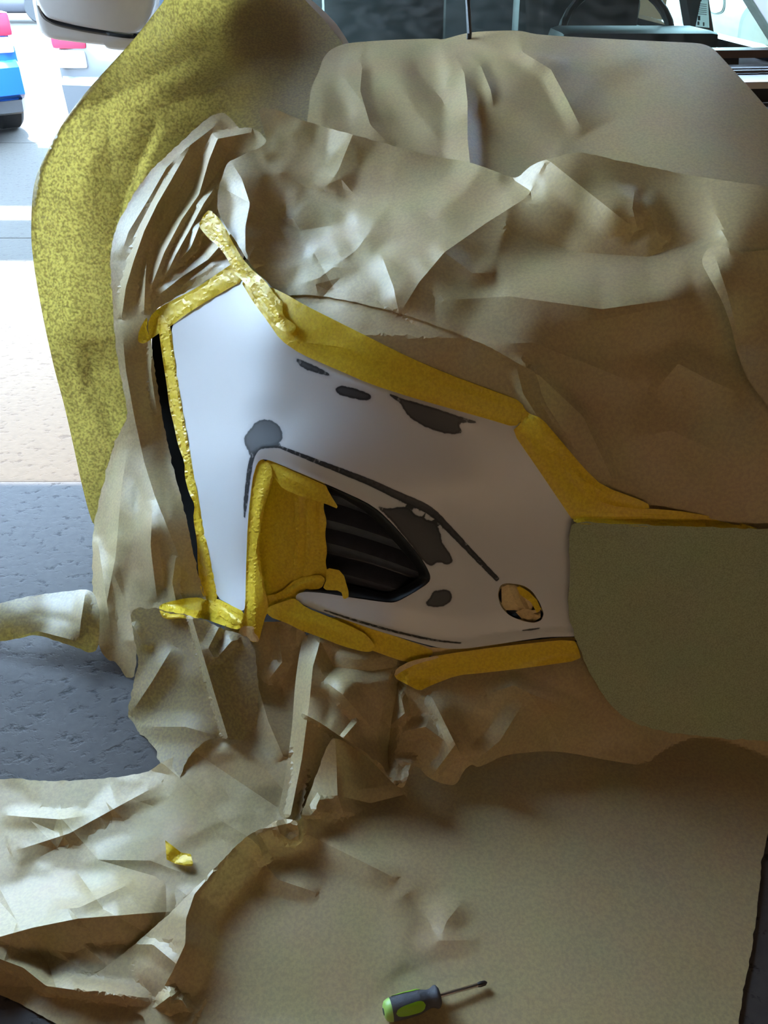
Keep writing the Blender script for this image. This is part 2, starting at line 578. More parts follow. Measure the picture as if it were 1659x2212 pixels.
M['steel'] = plain('chrome_steel', (0.75, 0.72, 0.70), 0.22, metal=1.0)
M['steel_dark'] = plain('dark_steel', (0.10, 0.09, 0.09), 0.4, metal=1.0)
M['cowl'] = plain('cowl_panel_plastic', (0.10, 0.065, 0.055), 0.45, noise=0.15, nscale=60)
M['cabin'] = plain('cabin_trim', (0.035, 0.036, 0.04), 0.55, noise=0.2, nscale=20)
M['cabin_light'] = plain('cabin_headliner', (0.30, 0.29, 0.27), 0.8)
M['mirror_paint'] = plain('mirror_housing_paint', (0.60, 0.565, 0.54), 0.3, noise=0.04, nscale=40, coat=0.2)
M['blue'] = plain('blue_metallic_paint', (0.03, 0.16, 0.62), 0.25, metal=0.35, coat=0.8)
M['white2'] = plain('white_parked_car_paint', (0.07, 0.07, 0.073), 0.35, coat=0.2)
M['darkcar'] = plain('dark_grey_car_paint', (0.06, 0.06, 0.07), 0.35, coat=0.4)
M['red'] = plain('red_lamp_lens', (0.75, 0.03, 0.06), 0.15, coat=0.5)
M['lens'] = plain('clear_lamp_lens', (0.75, 0.72, 0.70), 0.15, coat=0.5)
M['glassdark'] = plain('tinted_car_glass', (0.02, 0.025, 0.03), 0.05, coat=0.5)
M['wood'] = plain('brown_panel_wall', (0.17, 0.10, 0.055), 0.8, noise=0.15, nscale=3)
M['ceil'] = plain('ceiling_sheeting', (0.15, 0.11, 0.075), 0.8, noise=0.1, nscale=2)
M['beam'] = plain('painted_roof_beam', (0.30, 0.26, 0.20), 0.7)
M['grey'] = plain('grey_plastic', (0.10, 0.10, 0.105), 0.5, noise=0.08)
M['handle'] = plain('charcoal_rubber_grip', (0.055, 0.052, 0.06), 0.6, noise=0.35, nscale=150, bump=0.3, bscale=900)
M['lime'] = plain('lime_green_plastic', (0.22, 0.42, 0.012), 0.4, noise=0.06, nscale=100)
M['lime2'] = plain('pale_lime_plastic', (0.32, 0.50, 0.10), 0.4, noise=0.06, nscale=100)
M['plastic_film'] = plain('clear_film', (0.65, 0.75, 0.85), 0.25)
M['label'] = plain('label_paper', (0.85, 0.9, 0.85), 0.7)
M['ink'] = plain('label_ink', (0.02, 0.025, 0.022), 0.7)
M['van_gap'] = plain('van_panel_gap', (0.03, 0.035, 0.03), 0.7)
M['van_panel'] = plain('van_grey_panel', (0.055, 0.055, 0.045), 0.7, noise=0.3, nscale=8)

def glass_mat():
    m, nt, b, o = nodes_of('windscreen_glass')
    g = N(nt, 'ShaderNodeBsdfGlossy', Roughness=0.02); g.inputs['Color'].default_value = (1, 1, 1, 1)
    tp = N(nt, 'ShaderNodeBsdfTransparent'); tp.inputs['Color'].default_value = (0.66, 0.87, 0.76, 1)
    fr = N(nt, 'ShaderNodeFresnel', IOR=1.5)
    mx = N(nt, 'ShaderNodeMixShader')
    nt.links.new(fr.outputs[0], mx.inputs[0]); nt.links.new(tp.outputs[0], mx.inputs[1]); nt.links.new(g.outputs[0], mx.inputs[2])
    # thin film of dust
    d = N(nt, 'ShaderNodeBsdfDiffuse'); d.inputs['Color'].default_value = (0.5, 0.5, 0.48, 1)
    n = N(nt, 'ShaderNodeTexNoise', Scale=25.0, Detail=6.0); t = N(nt, 'ShaderNodeTexCoord')
    nt.links.new(t.outputs['Object'], n.inputs['Vector'])
    f = ramp(nt, n.outputs['Fac'], [(0.4, (0.01, 0.01, 0.01)), (0.8, (0.14, 0.14, 0.14))])
    m2 = N(nt, 'ShaderNodeMixShader'); nt.links.new(f, m2.inputs[0]); nt.links.new(mx.outputs[0], m2.inputs[1]); nt.links.new(d.outputs[0], m2.inputs[2])
    nt.links.new(m2.outputs[0], o.inputs['Surface'])
    return m
M['glass'] = glass_mat()

def concrete(name, a, b_, pit, rough=0.6, pits=True, spec=0.4):
    m, nt, b, o = nodes_of(name)
    t = N(nt, 'ShaderNodeTexCoord')
    n1 = N(nt, 'ShaderNodeTexNoise', Scale=3.0, Detail=8.0, Roughness=0.65)
    n2 = N(nt, 'ShaderNodeTexNoise', Scale=45.0, Detail=5.0)
    mp = N(nt, 'ShaderNodeMapping'); mp.inputs['Scale'].default_value = (0.75, 1.0, 1.0)
    nt.links.new(t.outputs['Object'], mp.inputs['Vector'])
    vo = N(nt, 'ShaderNodeTexVoronoi', Scale=55.0)
    n3 = N(nt, 'ShaderNodeTexNoise', Scale=38.0, Detail=4.0, Roughness=0.6)
    for n in (n1, n2): nt.links.new(t.outputs['Object'], n.inputs['Vector'])
    nt.links.new(mp.outputs[0], n3.inputs['Vector']); nt.links.new(mp.outputs[0], vo.inputs['Vector'])
    c = mixc(nt, n1.outputs['Fac'], a, b_)
    pf = ramp(nt, n3.outputs['Fac'], [(0.34, (1, 1, 1)), (0.41, (0, 0, 0))])
    c = mixc(nt, 0.25, c, n2.outputs['Fac'], 'OVERLAY')
    if pits: c = mixc(nt, pf, c, pit)
    nt.links.new(c, b.inputs['Base Color'])
    b.inputs['Roughness'].default_value = rough; b.inputs['Specular IOR Level'].default_value = spec
    b1 = N(nt, 'ShaderNodeBump', Strength=0.4, Distance=0.003)
    r2 = ramp(nt, n3.outputs['Fac'], [(0.30, (0, 0, 0)), (0.48, (1, 1, 1))])
    nt.links.new(r2, b1.inputs['Height'])
    b2 = N(nt, 'ShaderNodeBump', Strength=0.3, Distance=0.002)
    nt.links.new(n2.outputs['Fac'], b2.inputs['Height']); nt.links.new(b1.outputs[0], b2.inputs['Normal'])
    nt.links.new(b2.outputs[0], b.inputs['Normal'])
    return m
M['floor'] = concrete('worn_workshop_floor', (0.048, 0.039, 0.035), (0.070, 0.057, 0.052), (0.018, 0.014, 0.011), 0.65, spec=0.2)
M['ground'] = concrete('sunlit_pavement', (0.032, 0.0255, 0.0188), (0.040, 0.033, 0.025), (0.022, 0.016, 0.0115), 0.85, spec=0.2)

def bumper_mat():
    """white paint with sanded dark primer spots; 'sd' = distance to a spot's edge"""
    m, nt, b, o = nodes_of('bumper_paint')
    at = N(nt, 'ShaderNodeAttribute'); at.attribute_name = 'sd'
    t = N(nt, 'ShaderNodeTexCoord')
    n = N(nt, 'ShaderNodeTexNoise', Scale=110.0, Detail=4.0)
    nt.links.new(t.outputs['Object'], n.inputs['Vector'])
    ma = N(nt, 'ShaderNodeMath'); ma.operation = 'MULTIPLY_ADD'
    nt.links.new(n.outputs['Fac'], ma.inputs[0]); ma.inputs[1].default_value = 5.0
    nt.links.new(at.outputs['Fac'], ma.inputs[2])
    mr = N(nt, 'ShaderNodeMapRange'); mr.inputs['From Min'].default_value = -17.5; mr.inputs['From Max'].default_value = 22.5
    nt.links.new(ma.outputs[0], mr.inputs['Value'])
    W = (0.63, 0.612, 0.607)
    cr = ramp(nt, mr.outputs[0], [(0.0, (0.050, 0.048, 0.052)), (0.38, (0.044, 0.042, 0.046)), (0.465, (0.015, 0.014, 0.017)), (0.505, (0.02, 0.02, 0.023)), (0.545, (0.50, 0.485, 0.49)), (0.60, (0.58, 0.56, 0.56)), (0.75, W)])
    nt.links.new(cr, b.inputs['Base Color'])
    n2 = N(nt, 'ShaderNodeTexNoise', Scale=300.0, Detail=2.0); nt.links.new(t.outputs['Object'], n2.inputs['Vector'])
    rr = ramp(nt, mr.outputs[0], [(0.45, (0.55, 0.55, 0.55)), (0.55, (0.33, 0.33, 0.33))])
    nt.links.new(rr, b.inputs['Roughness'])
    b.inputs['Coat Weight'].default_value = 0.0
    bp = N(nt, 'ShaderNodeBump', Strength=0.05, Distance=0.001)
    nt.links.new(n2.outputs['Fac'], bp.inputs['Height']); nt.links.new(bp.outputs[0], b.inputs['Normal'])
    return m
M['bumper'] = bumper_mat()

def fill_tube_mat():
    m, nt, b, o = nodes_of('fill_tube_glow')  # warm glow for the added fill lamps
    b.inputs['Base Color'].default_value = (0.9, 0.85, 0.75, 1)
    b.inputs['Emission Color'].default_value = (1.0, 0.72, 0.47, 1); b.inputs['Emission Strength'].default_value = 39.0
    return m
M['tube'] = fill_tube_mat()

# ------------------------------------------------------------------ setting
def slab(name, lo, hi, mat, smooth=False):
    o = MB().box(lo, hi).build(name, mat)
    tag(o, kind='structure'); return o
EDGE_Y = 2.02
slab('floor', (-6, -5, -0.1), (7, EDGE_Y, 0), M['floor'])
gnd = empty('trim_1'); tag(gnd, kind='structure')
gnd.name = 'ground'
yy = EDGE_Y
for k, y1 in enumerate((4.6, 7.4, 10.3, 13.2, 20.0, 60.0)):
    MB().box((-40, yy + 0.006, -0.1), (40, y1 - 0.006, -0.003)).build('pavement_slab', M['ground'], gnd)
    yy = y1
MB().box((-40, EDGE_Y, -0.12), (40, 60, -0.02)).build('joint_bed', M['steel_dark'], gnd)
MB().box((-40, -5, -0.12), (-6, EDGE_Y, -0.003)).build('pavement_slab', M['ground'], gnd)
ROOF_Z = 3.2
R_EDGE = EDGE_Y + ROOF_Z * SUN_DIR.y / SUN_DIR.z
slab('ceiling', (-3.6, -5, ROOF_Z), (2.6, R_EDGE, ROOF_Z + 0.15), M['ceil'])
slab('ceiling_bay', (-1.5, R_EDGE, ROOF_Z), (2.6, 6.4, ROOF_Z + 0.15), M['ceil'])
slab('header_light_block', (-1.5, R_EDGE, 2.05), (-1.35, 6.4, ROOF_Z), M['wood'])  # unseen header added to keep sky light off the hood paper
slab('wall_far', (-0.9, 6.2, 0), (1.9, 6.4, ROOF_Z), M['wood'])
slab('wall_right', (2.3, -5, 0), (2.5, 5.2, ROOF_Z), M['wood'])
slab('wall_left', (-2.6, -5, 0), (-2.4, 2.12, ROOF_Z), M['wood'])
slab('wall_back', (-3.0, -5.2, 0), (2.5, -5, ROOF_Z), M['wood'])
for k in range(5):
    slab('trim_%d' % (k + 1), (-2.6, -3.6 + k * 1.5, ROOF_Z - 0.22), (2.5, -3.45 + k * 1.5, ROOF_Z), M['beam'])
for k in range(4):
    slab('trim_%d' % (k + 6), (-2.4 + k * 1.6, -5, ROOF_Z - 0.12), (-2.3 + k * 1.6, R_EDGE, ROOF_Z), M['beam'])
slab('yard_light_block', (-6.3, -5, 0), (-6.0, 9.0, 1.7), M['wood'])  # added out of view to block low light from the left
# unseen slabs added overhead to cast the shadow bands on the pavement
sh = ROOF_Z * SUN_DIR.y / SUN_DIR.z
def band(name, y0, y1, x0, x1, label):
    o = MB().box((x0, y0 + sh, ROOF_Z), (x1, y1 + sh, ROOF_Z + 0.12)).build(name, M['beam'])
    tag(o, kind='structure')
band('trim_10', 4.28, 4.98, -14, -1.2, '')
band('trim_11', 5.4, 7.2, -14, -1.2, '')
band('trim_12', 14.0, 17.0, -22, -3.5, '')

# warm fill tubes added behind the camera to brighten surfaces facing it
def fill_lamp(x, z, label):
    r = empty('fill_lamp', (x, -4.95, z)); tag(r, label, 'lamp', 'added fill lamps behind the camera')
    MB().box((x - .80, -5.0, z - .09), (x + .80, -4.93, z + .09), bev=.01).build('fill_lamp_housing', M['label'], r)
    for dz in (-.045, .045):
        MB().tube([(x - .78, -4.91, z + dz), (x + .78, -4.91, z + dz)], .018, 10).build('fill_lamp_tube', M['tube'], r, True)
fill_lamp(1.2, 2.1, 'added unseen fill lamp on the back wall nearer the right wall')
fill_lamp(-1.0, 2.1, 'added unseen fill lamp on the back wall nearer the left wall')

# ------------------------------------------------------------------ the car under repair
car = empty('car', (0.3, 2.6, 0.0))
tag(car, 'white car being prepped for paint, front wrapped in masking paper and yellow tape', 'car')

BUMP_CTL = [(522, 608, 1.56), (367, 706, 1.70), (440, 655, 1.63), (376, 790, 1.665), (400, 960, 1.545), (430, 1130, 1.43), (470, 1292, 1.30),
            (610, 730, 1.415), (655, 760, 1.385), (800, 820, 1.315), (1000, 878, 1.262), (1120, 910, 1.235),
            (470, 900, 1.475), (545, 860, 1.395), (540, 985, 1.335), (533, 1130, 1.28), (528, 1318, 1.20), (620, 900, 1.335), (760, 960, 1.262), (950, 1050, 1.20),
            (1170, 990, 1.20), (1250, 1110, 1.15), (1250, 1250, 1.11), (1760, 1120, 1.10), (1760, 1360, 1.06), (1250, 1370, 1.088),
            (1080, 1250, 1.13), (930, 1250, 1.145), (760, 1300, 1.155), (980, 1398, 1.095), (820, 1360, 1.12), (640, 1294, 1.19), (1120, 1390, 1.085), (850, 1350, 1.118), (1100, 1120, 1.165)]
bump_base = tps(BUMP_CTL)
CREASE = [(528, 1120), (534, 1045), (545, 990), (562, 968), (600, 966), (700, 1003), (800, 1044), (860, 1072), (930, 1102), (980, 1152), (1030, 1205), (1082, 1258)]
B_FOLDS = [(CREASE, 0.013, 34, 170, (1, 1)),
           ([(640, 772), (730, 815), (900, 868), (1045, 913)], 0.004, 40, 12, (1, 1)),
           ([(660, 1300), (760, 1334), (860, 1362), (950, 1380), (1010, 1384), (1100, 1366), (1250, 1352)], 0.010, 10, 60, (0, 0))]
b_out = [(520, 598), (550, 636), (580, 680), (610, 722), (655, 752), (800, 812), (1000, 870), (1120, 902), (1170, 985), (1250, 1100), (1400, 1112), (1770, 1130),
         (1770, 1372), (1300, 1372), (1240, 1375), (1180, 1376), (1130, 1383), (1060, 1394), (1000, 1402), (955, 1401), (900, 1387), (820, 1364), (740, 1337), (680, 1317), (650, 1304), (638, 1294), (640, 1284), (655, 1278), (700, 1281), (760, 1291), (830, 1301), (850, 1302),
         (862, 1298), (890, 1283), (926, 1260), (931, 1246), (922, 1225), (905, 1198), (880, 1168), (850, 1134), (820, 1104), (790, 1084), (720, 1052), (640, 1018), (585, 995), (566, 991), (555, 1000), (545, 1035), (535, 1130), (531, 1240), (530, 1312), (524, 1322),
         (495, 1305), (470, 1292), (455, 1240), (430, 1130), (415, 1040), (400, 960), (388, 880), (376, 790), (367, 706), (400, 682), (440, 652)]
def strip(line, ws):
    L = resample(chaikin(line, 2, False), 7, False)
    w = np.interp(np.linspace(0, 1, len(L)), np.linspace(0, 1, len(ws)), ws)
    d = np.gradient(L, axis=0); d /= np.sqrt((d ** 2).sum(1))[:, None]
    n = np.stack([-d[:, 1], d[:, 0]], -1)
    return np.concatenate([L + n * w[:, None] / 2, (L - n * w[:, None] / 2)[::-1]])
PATCH = {
 'edge_streak': [(639, 774), (660, 782), (700, 801), (716, 812), (690, 807), (662, 798), (645, 787)],
 'oval': [(725, 840), (735, 833), (760, 838), (790, 848), (803, 856), (798, 864), (780, 863), (750, 857), (730, 850)],
 'upper': [(836, 849), (870, 863), (905, 872), (940, 883), (985, 898), (1038, 914), (992, 911), (990, 918), (999, 935), (980, 937), (950, 933), (920, 922), (890, 905), (875, 888), (866, 870)],
 'corner': [(527, 945), (540, 930), (550, 915), (565, 907), (585, 908), (600, 918), (608, 930), (610, 947), (602, 957), (588, 962), (563, 964), (549, 975), (540, 984), (536, 970), (530, 960)],
 'big': [(812, 1092), (838, 1101), (868, 1095), (886, 1098), (896, 1114), (912, 1116), (920, 1124), (940, 1128), (950, 1150), (955, 1175), (974, 1200), (978, 1212), (968, 1220), (945, 1212), (932, 1223), (916, 1214), (894, 1182), (872, 1156), (845, 1122)],
 'lower': [(935, 1278), (955, 1274), (972, 1276), (976, 1290), (968, 1305), (945, 1312), (922, 1308), (920, 1300), (932, 1290)],
}
line_a = strip([(528, 1118), (531, 1080), (536, 1035), (543, 990), (556, 968), (575, 964), (600, 964)], [2, 8, 8, 9, 8, 7, 6])
line_b = strip([(606, 966), (700, 1003), (800, 1042), (860, 1071), (930, 1101), (980, 1153), (1030, 1206), (1076, 1253)], [5, 9, 12, 15, 18, 14, 11, 9])
line_c = strip([(700, 1318), (760, 1338), (850, 1364), (940, 1384), (996, 1389)], [2, 4, 4, 4, 2])
line_d = strip([(1128, 1362), (1146, 1360), (1166, 1357)], [1, 3, 1])
HOLE = chaikin([(1080, 1264), (1095, 1259), (1130, 1264), (1150, 1277), (1165, 1300), (1175, 1325), (1171, 1339), (1155, 1346), (1130, 1342), (1100, 1330), (1081, 1310), (1075, 1285)], 2)

def build_bumper():
    res = 7.0
    out = resample(chaikin(b_out, 1), 6)
    pats = {k: resample(chaikin(v, 2), 4) for k, v in PATCH.items()}
    pats['line_a'] = resample(line_a, 4); pats['line_b'] = resample(line_b, 4); pats['line_c'] = resample(line_c, 4); pats['line_d'] = resample(line_d, 3)
    hole = resample(HOLE, 5)
    def depth(u, v, detail=True):
        u = np.asarray(u, float).ravel(); v = np.asarray(v, float).ravel()
        t = bump_base(u, v)
        for fd in B_FOLDS: t = t - fold(u, v, *fd)
        return t
    SURF['bumper'] = (depth, out)
    lines = [np.concatenate([p, p[:1]]) for p in pats.values()] + [np.concatenate([hole, hole[:1]])]
    lines += [resample(np.array(B_FOLDS[2][0], float), 6, False)]
    P, F = triangulate(out, lines, res)
    u, v = P[:, 0], P[:, 1]
    t = depth(u, v)
    # sanding through the paint leaves a shallow dip
    sd = np.full(len(P), 60.0)
    for k, p in pats.items():
        d = pl_dist(u, v, np.concatenate([p, p[:1]]))[0]
        s = np.where(in_poly(u, v, p), -d, d if not k.startswith('line') else d * 2.2)
        sd = np.minimum(sd, s)
    X = world_pts(u, v, t)
    if _ccw(P, F): F = F[:, ::-1]
    # shared smooth normals over the whole shell
    fn = np.cross(X[F[:, 1]] - X[F[:, 0]], X[F[:, 2]] - X[F[:, 0]])
    vn = np.zeros_like(X)
    for i in range(3): np.add.at(vn, F[:, i], fn)
    vn /= np.linalg.norm(vn, axis=1)[:, None] + 1e-12
    c = P[F].mean(1)
    own = np.zeros(len(F), int)
    names = list(pats)
    for i, k in enumerate(names): own[in_poly(c[:, 0], c[:, 1], pats[k])] = i + 1
    own[in_poly(c[:, 0], c[:, 1], hole)] = -1
    def part(name, sel, parent):
        Fk = F[sel]
        used = np.unique(Fk); mp = -np.ones(len(P), int); mp[used] = np.arange(len(used))
        o = mesh_obj(name, X[used], mp[Fk], M['bumper'], parent)
        a = o.data.attributes.new('sd', 'FLOAT', 'POINT'); a.data.foreach_set('value', sd[used].astype(np.float32))
        o.data.normals_split_custom_set_from_vertices([tuple(n) for n in vn[used]])
        return o
    shell = part('bumper_cover', own == 0, car)
    lab = {'edge_streak': 'thin dark streak beside the tape', 'oval': 'small dark oval primer spot', 'upper': 'ragged dark primer spot under the tape', 'corner': 'dark primer blob above the intake corner',
           'big': 'large dark sanded patch beside the intake', 'lower': 'small dark primer spot below the intake', 'line_a': 'dark sanded line on the intake edge', 'line_b': 'long dark sanded crease line', 'line_c': 'thin dark line on the lower lip', 'line_d': 'short dark nick on the lower lip'}
    for i, k in enumerate(names):
        o = part('primer_patch' if not k.startswith('line') else 'sanded_line', own == i + 1, shell)
        o['label'] = lab[k]
    # returned edges: shell thickness round intake, hole and lower lip
    def ret(name, line, mat, dt, inward, parent, closed=False):
        L = np.array(line, float)
        if inward:
            cen = L.mean(0); L2 = L + (cen - L) / np.linalg.norm(cen - L, axis=1)[:, None] * inward
        else: L2 = L
        t0 = depth(L[:, 0], L[:, 1])
        A = world_pts(L[:, 0], L[:, 1], t0); Bm = world_pts(L2[:, 0] * .6 + L[:, 0] * .4, L2[:, 1] * .6 + L[:, 1] * .4, t0 + dt * 0.35); B = world_pts(L2[:, 0], L2[:, 1], t0 + dt)
        n = len(L); V = list(A) + list(Bm) + list(B); Fc = []
        for r in (0, 1):
            for i in range(n if closed else n - 1):
                j = (i + 1) % n
                Fc.append((r * n + i, r * n + j, (r + 1) * n + j, (r + 1) * n + i))
        return mesh_obj(name, V, Fc, mat, parent)
    oo = out
    def between(a, b):
        i = np.argmin(((oo - a) ** 2).sum(1)); j = np.argmin(((oo - b) ** 2).sum(1))
        return oo[i:j + 1] if i <= j else np.concatenate([oo[i:], oo[:j + 1]])
    ret('lower_lip_return', between((1300, 1372), (640, 1294)), M['bumper_lip'], 0.05, 0, shell)
    ret('intake_return', between((640, 1286), (566, 991)), M['black'], 0.05, 0, shell)
    ret('pillar_return', between((566, 991), (526, 1320)), M['bumper_lip'], 0.05, 0, shell)
    ret('fender_edge_return', between((524, 1322), (440, 652)), M['bumper_lip'], 0.03, 0, shell)
    ret('hole_rim', hole, M['black_gloss'], 0.035, 7, shell, True)
    return depth, hole
M['bumper_lip'] = plain('bumper_edge_paint', (0.63, 0.612, 0.607), 0.35)
bump_depth, hole = build_bumper()

# ---- air intake insert with louvres
intake = sheet('intake_backing', [(540, 985), (640, 1000), (800, 1080), (945, 1240), (930, 1280), (850, 1315), (640, 1310), (540, 1320)],
               base=lambda u, v: bump_depth(u, v) + 0.075, res=16, mat=M['louver'], parent=car)
intake['label'] = 'black plastic air intake insert'
def slat(p0, p1, hgt, drop):
    n = 9; V = []; Fc = []
    for i in range(n):
        s = i / (n - 1)
        u = p0[0] + (p1[0] - p0[0]) * s; v = p0[1] + (p1[1] - p0[1]) * s - 6 * math.sin(math.pi * s)
        t = float(bump_depth(u, v)[0]) + 0.028 + 0.012 * s
        q = Vector(world_pts(u, v, t))
        k = hgt * (1 - 0.25 * s)
        prof = [(0.050, 0.016), (0.016, 0.010), (0.002, 0.003), (0.0, -0.004), (0.004, -k), (0.012, -k - 0.004), (0.05, -k)]
        V += [q + Vector((0, a, b)) for a, b in prof]
    m = 7
    for i in range(n - 1):
        for j in range(m):
            a = i * m + j; b = i * m + (j + 1) % m
            Fc.append((a, b, b + m, a + m))
    Fc.append(tuple(range(m))); Fc.append(tuple((n - 1) * m + j for j in range(m))[::-1])
    o = mesh_obj('louver_slat', V, Fc, M['louver'], intake, smooth=False)
    o.data.shade_smooth(); o.data.set_sharp_from_angle(angle=math.radians(35))
slat((640, 1052), (838, 1120), 0.018, 0)
slat((640, 1112), (880, 1182), 0.021, 0)
slat((640, 1160), (905, 1240), 0.022, 0)
slat((640, 1222), (900, 1292), 0.022, 0)
# bevelled inner frame along the top and right of the opening
L = resample(chaikin([(600, 1002), (720, 1054), (790, 1086), (820, 1106), (850, 1136), (880, 1170), (905, 1200), (922, 1227), (930, 1246), (926, 1259), (890, 1282), (860, 1297), (845, 1300), (760, 1289), (655, 1277)], 2, False), 7, False)
cen = np.array([760.0, 1210.0])
dirn = (cen - L) / np.linalg.norm(cen - L, axis=1)[:, None]
V = []; n = len(L)
for k, (w, dt) in enumerate(((0, 0.004), (4, 0.006), (9, 0.014), (24, 0.030), (27, 0.07))):
    wv = w * np.clip(np.linspace(0.3, 1.6, n), 0, 1)
    Q = L + dirn * wv[:, None]
    V += list(world_pts(Q[:, 0], Q[:, 1], bump_depth(L[:, 0], L[:, 1]) + dt))
Fc = [(r * n + i, r * n + i + 1, (r + 1) * n + i + 1, (r + 1) * n + i) for r in range(4) for i in range(n - 1)]
mesh_obj('intake_frame', V, Fc, M['black'], intake)

# ---- hidden body panels under the paper
sheet('fender', [(480, -30), (470, 100), (545, 185), (500, 270), (430, 360), (380, 460), (352, 560), (345, 640), (352, 712), (440, 672), (530, 618), (620, 660), (780, 420), (800, 200), (740, 60), (640, -30)],
      ctl=[(352, 712, 1.80), (350, 600, 2.0), (380, 460, 2.10), (430, 360, 2.13), (500, 260, 2.215), (480, 180, 2.31), (480, -30, 2.555), (600, 100, 2.45), (640, -30, 2.62), (740, 100, 2.475), (600, 250, 2.185), (800, 200, 2.3), (760, 380, 1.98), (620, 660, 1.56), (530, 618, 1.62)],
      res=22, mat=M['white'], parent=car)
sheet('hood', [(735, 135), (1000, 112), (1500, 128), (1640, 260), (1770, 370), (1770, 1000), (1300, 960), (1150, 860), (900, 760), (640, 660), (560, 470), (610, 330), (690, 240)],
      ctl=[(740, 130, 2.46), (1500, 125, 2.40), (1770, 370, 1.95), (1100, 440, 1.84), (1659, 430, 1.80), (1250, 600, 1.50), (1250, 850, 1.35), (1600, 700, 1.40), (700, 480, 1.80), (560, 450, 1.92), (620, 640, 1.58), (1120, 860, 1.36), (1300, 930, 1.32), (1770, 950, 1.28), (1300, 250, 2.12)],
      res=26, mat=M['white'], parent=car)

sheet('arch_shade_sheet', [(322, 690), (400, 660), (480, 690), (490, 1290), (430, 1305), (385, 1120), (340, 900)],
      ctl=[(322, 690, 1.90), (480, 690, 1.85), (340, 900, 1.86), (490, 1290, 1.42), (430, 1305, 1.44), (385, 1120, 1.66), (440, 900, 1.80)], res=26, mat=M['arch_shade'], parent=car)  # dark sheet standing in for the shade inside the wheel arch
# ---- wheel in the arch
wh = MB().lathe((-0.34, 2.22, 0.325), (-1, 0.12, 0), [(0, .20), (0, .29), (.02, .318), (.05, .325), (.17, .325), (.20, .318), (.22, .29), (.22, .22), (.20, .215)], 40).build('tyre', M['rubber'], car, True)
rim = MB().lathe((-0.555, 2.24, 0.325), (-1, 0.12, 0), [(-.1, .215), (.0, .215), (0.005, .20), (-.03, .19), (-.04, .06), (-.01, .05), (-.01, .01)], 40).build('wheel_rim', M['steel'], car, True)

MB().box((-0.30, 1.62, 0.10), (1.22, 5.35, 0.70), bev=0.03).build('underbody_light_block', M['black'], car)  # this and the next two boxes added to stop light from under the car
MB().box((-0.16, 1.40, 0.22), (1.2, 1.62, 0.62), bev=0.03).build('front_light_block', M['black'], car)
MB().box((-0.32, 1.70, 0.70), (1.15, 2.55, 0.86), bev=0.03).build('engine_light_block', M['black'], car)
# ---- windscreen, cowl, cabin
WB = [(-0.62, 2.72, 1.125), (-0.1, 2.60, 1.127), (0.3, 2.56, 1.128), (0.75, 2.58, 1.127), (1.22, 2.70, 1.12)]
V = []; 
for s in (0.0, 0.33, 0.66, 1.0):
    for (x, y, z) in WB:
        V.append(((x - 0.3) * (1 - 0.18 * s) + 0.3, y + 0.78 * s, z + 0.46 * s - 0.03 * s * s))
Fc = [(r * 5 + i, r * 5 + i + 1, (r + 1) * 5 + i + 1, (r + 1) * 5 + i) for r in range(3) for i in range(4)]
mesh_obj('windscreen', V, Fc, M['glass'], car)
def along_cowl(dy, dz, h, d, x0=-0.62, x1=1.22, bev=0.0):
    rr = []
    for x in np.linspace(x0, x1, 14):
        y = np.interp(x, [w[0] for w in WB], [w[1] for w in WB]); z = np.interp(x, [w[0] for w in WB], [w[2] for w in WB])
        rr.append([(x, y + dy, z + dz), (x, y + dy, z + dz - h), (x, y + dy + d, z + dz - h), (x, y + dy + d, z + dz)])
    return rr
MB().rings(along_cowl(-0.06, 0.0, 0.02, 0.08)).build('cowl_panel', M['cowl'], car)
MB().rings(along_cowl(-0.16, -0.035, 0.03, 0.085)).build('cowl_vent', M['black'], car)
MB().rings(along_cowl(-0.20, -0.036, 0.006, 0.02)).build('cowl_seal', M['grey'], car)
MB().rings(along_cowl(-0.34, -0.045, 0.05, 0.16, 0.75)).build('cowl_tray', M['black'], car)
MB().rings(along_cowl(-0.37, -0.043, 0.016, 0.018, 0.75)).build('hood_rear_edge', M['mirror_paint'], car)
MB().rings(along_cowl(-0.52, -0.09, 0.05, 0.13, 0.8)).build('cowl_tray', M['black'], car)
# raised wiper arm
wp = PY(1014, 72, 2.40)
MB().tube([wp + Vector((0, 0.02, -0.06)), wp, wp + Vector((-0.012, 0.03, 0.12)), wp + Vector((-0.02, 0.06, 0.30))], 0.0065, 8).build('wiper_arm', M['black'], car, True)
# cabin
MB().box((-0.5, 2.72, 0.85), (1.1, 3.12, 1.10), bev=0.03).build('dashboard', M['cabin'], car, True)
MB().box((0.55, 2.80, 1.085), (1.05, 3.06, 1.155), bev=0.03).build('instrument_hood', M['cabin'], car, True)
for x in (0.0, 0.78):
    MB().box((x - .25, 3.62, 0.6), (x + .25, 3.78, 1.32), bev=0.05, rot=Matrix.Rotation(-0.2, 3, 'X')).build('seat_back', M['cabin'], car, True)
    MB().box((x - .13, 3.74, 1.34), (x + .13, 3.83, 1.50), bev=0.03).build('headrest', M['cabin'], car, True)
MB().box((-0.62, 4.35, 0.6), (1.22, 4.5, 1.18), bev=0.03).build('rear_seat', M['cabin'], car, True)
sw = Matrix.Translation((0.78, 3.02, 1.10)) @ Matrix.Rotation(math.radians(62), 4, 'X')
pts = [sw @ Vector((0.19 * math.cos(a), 0.19 * math.sin(a), 0)) for a in np.linspace(0, 2 * math.pi, 33)]
MB().tube(pts, 0.014, 8).build('steering_wheel', M['cabin'], car, True)
MB().box((-0.45, 3.45, 1.56), (1.05, 5.2, 1.60), bev=0.015).build('roof', M['white'], car, True)
MB().box((-0.4, 3.5, 1.545), (1.0, 5.1, 1.558)).build('headliner', M['cabin_light'], car)
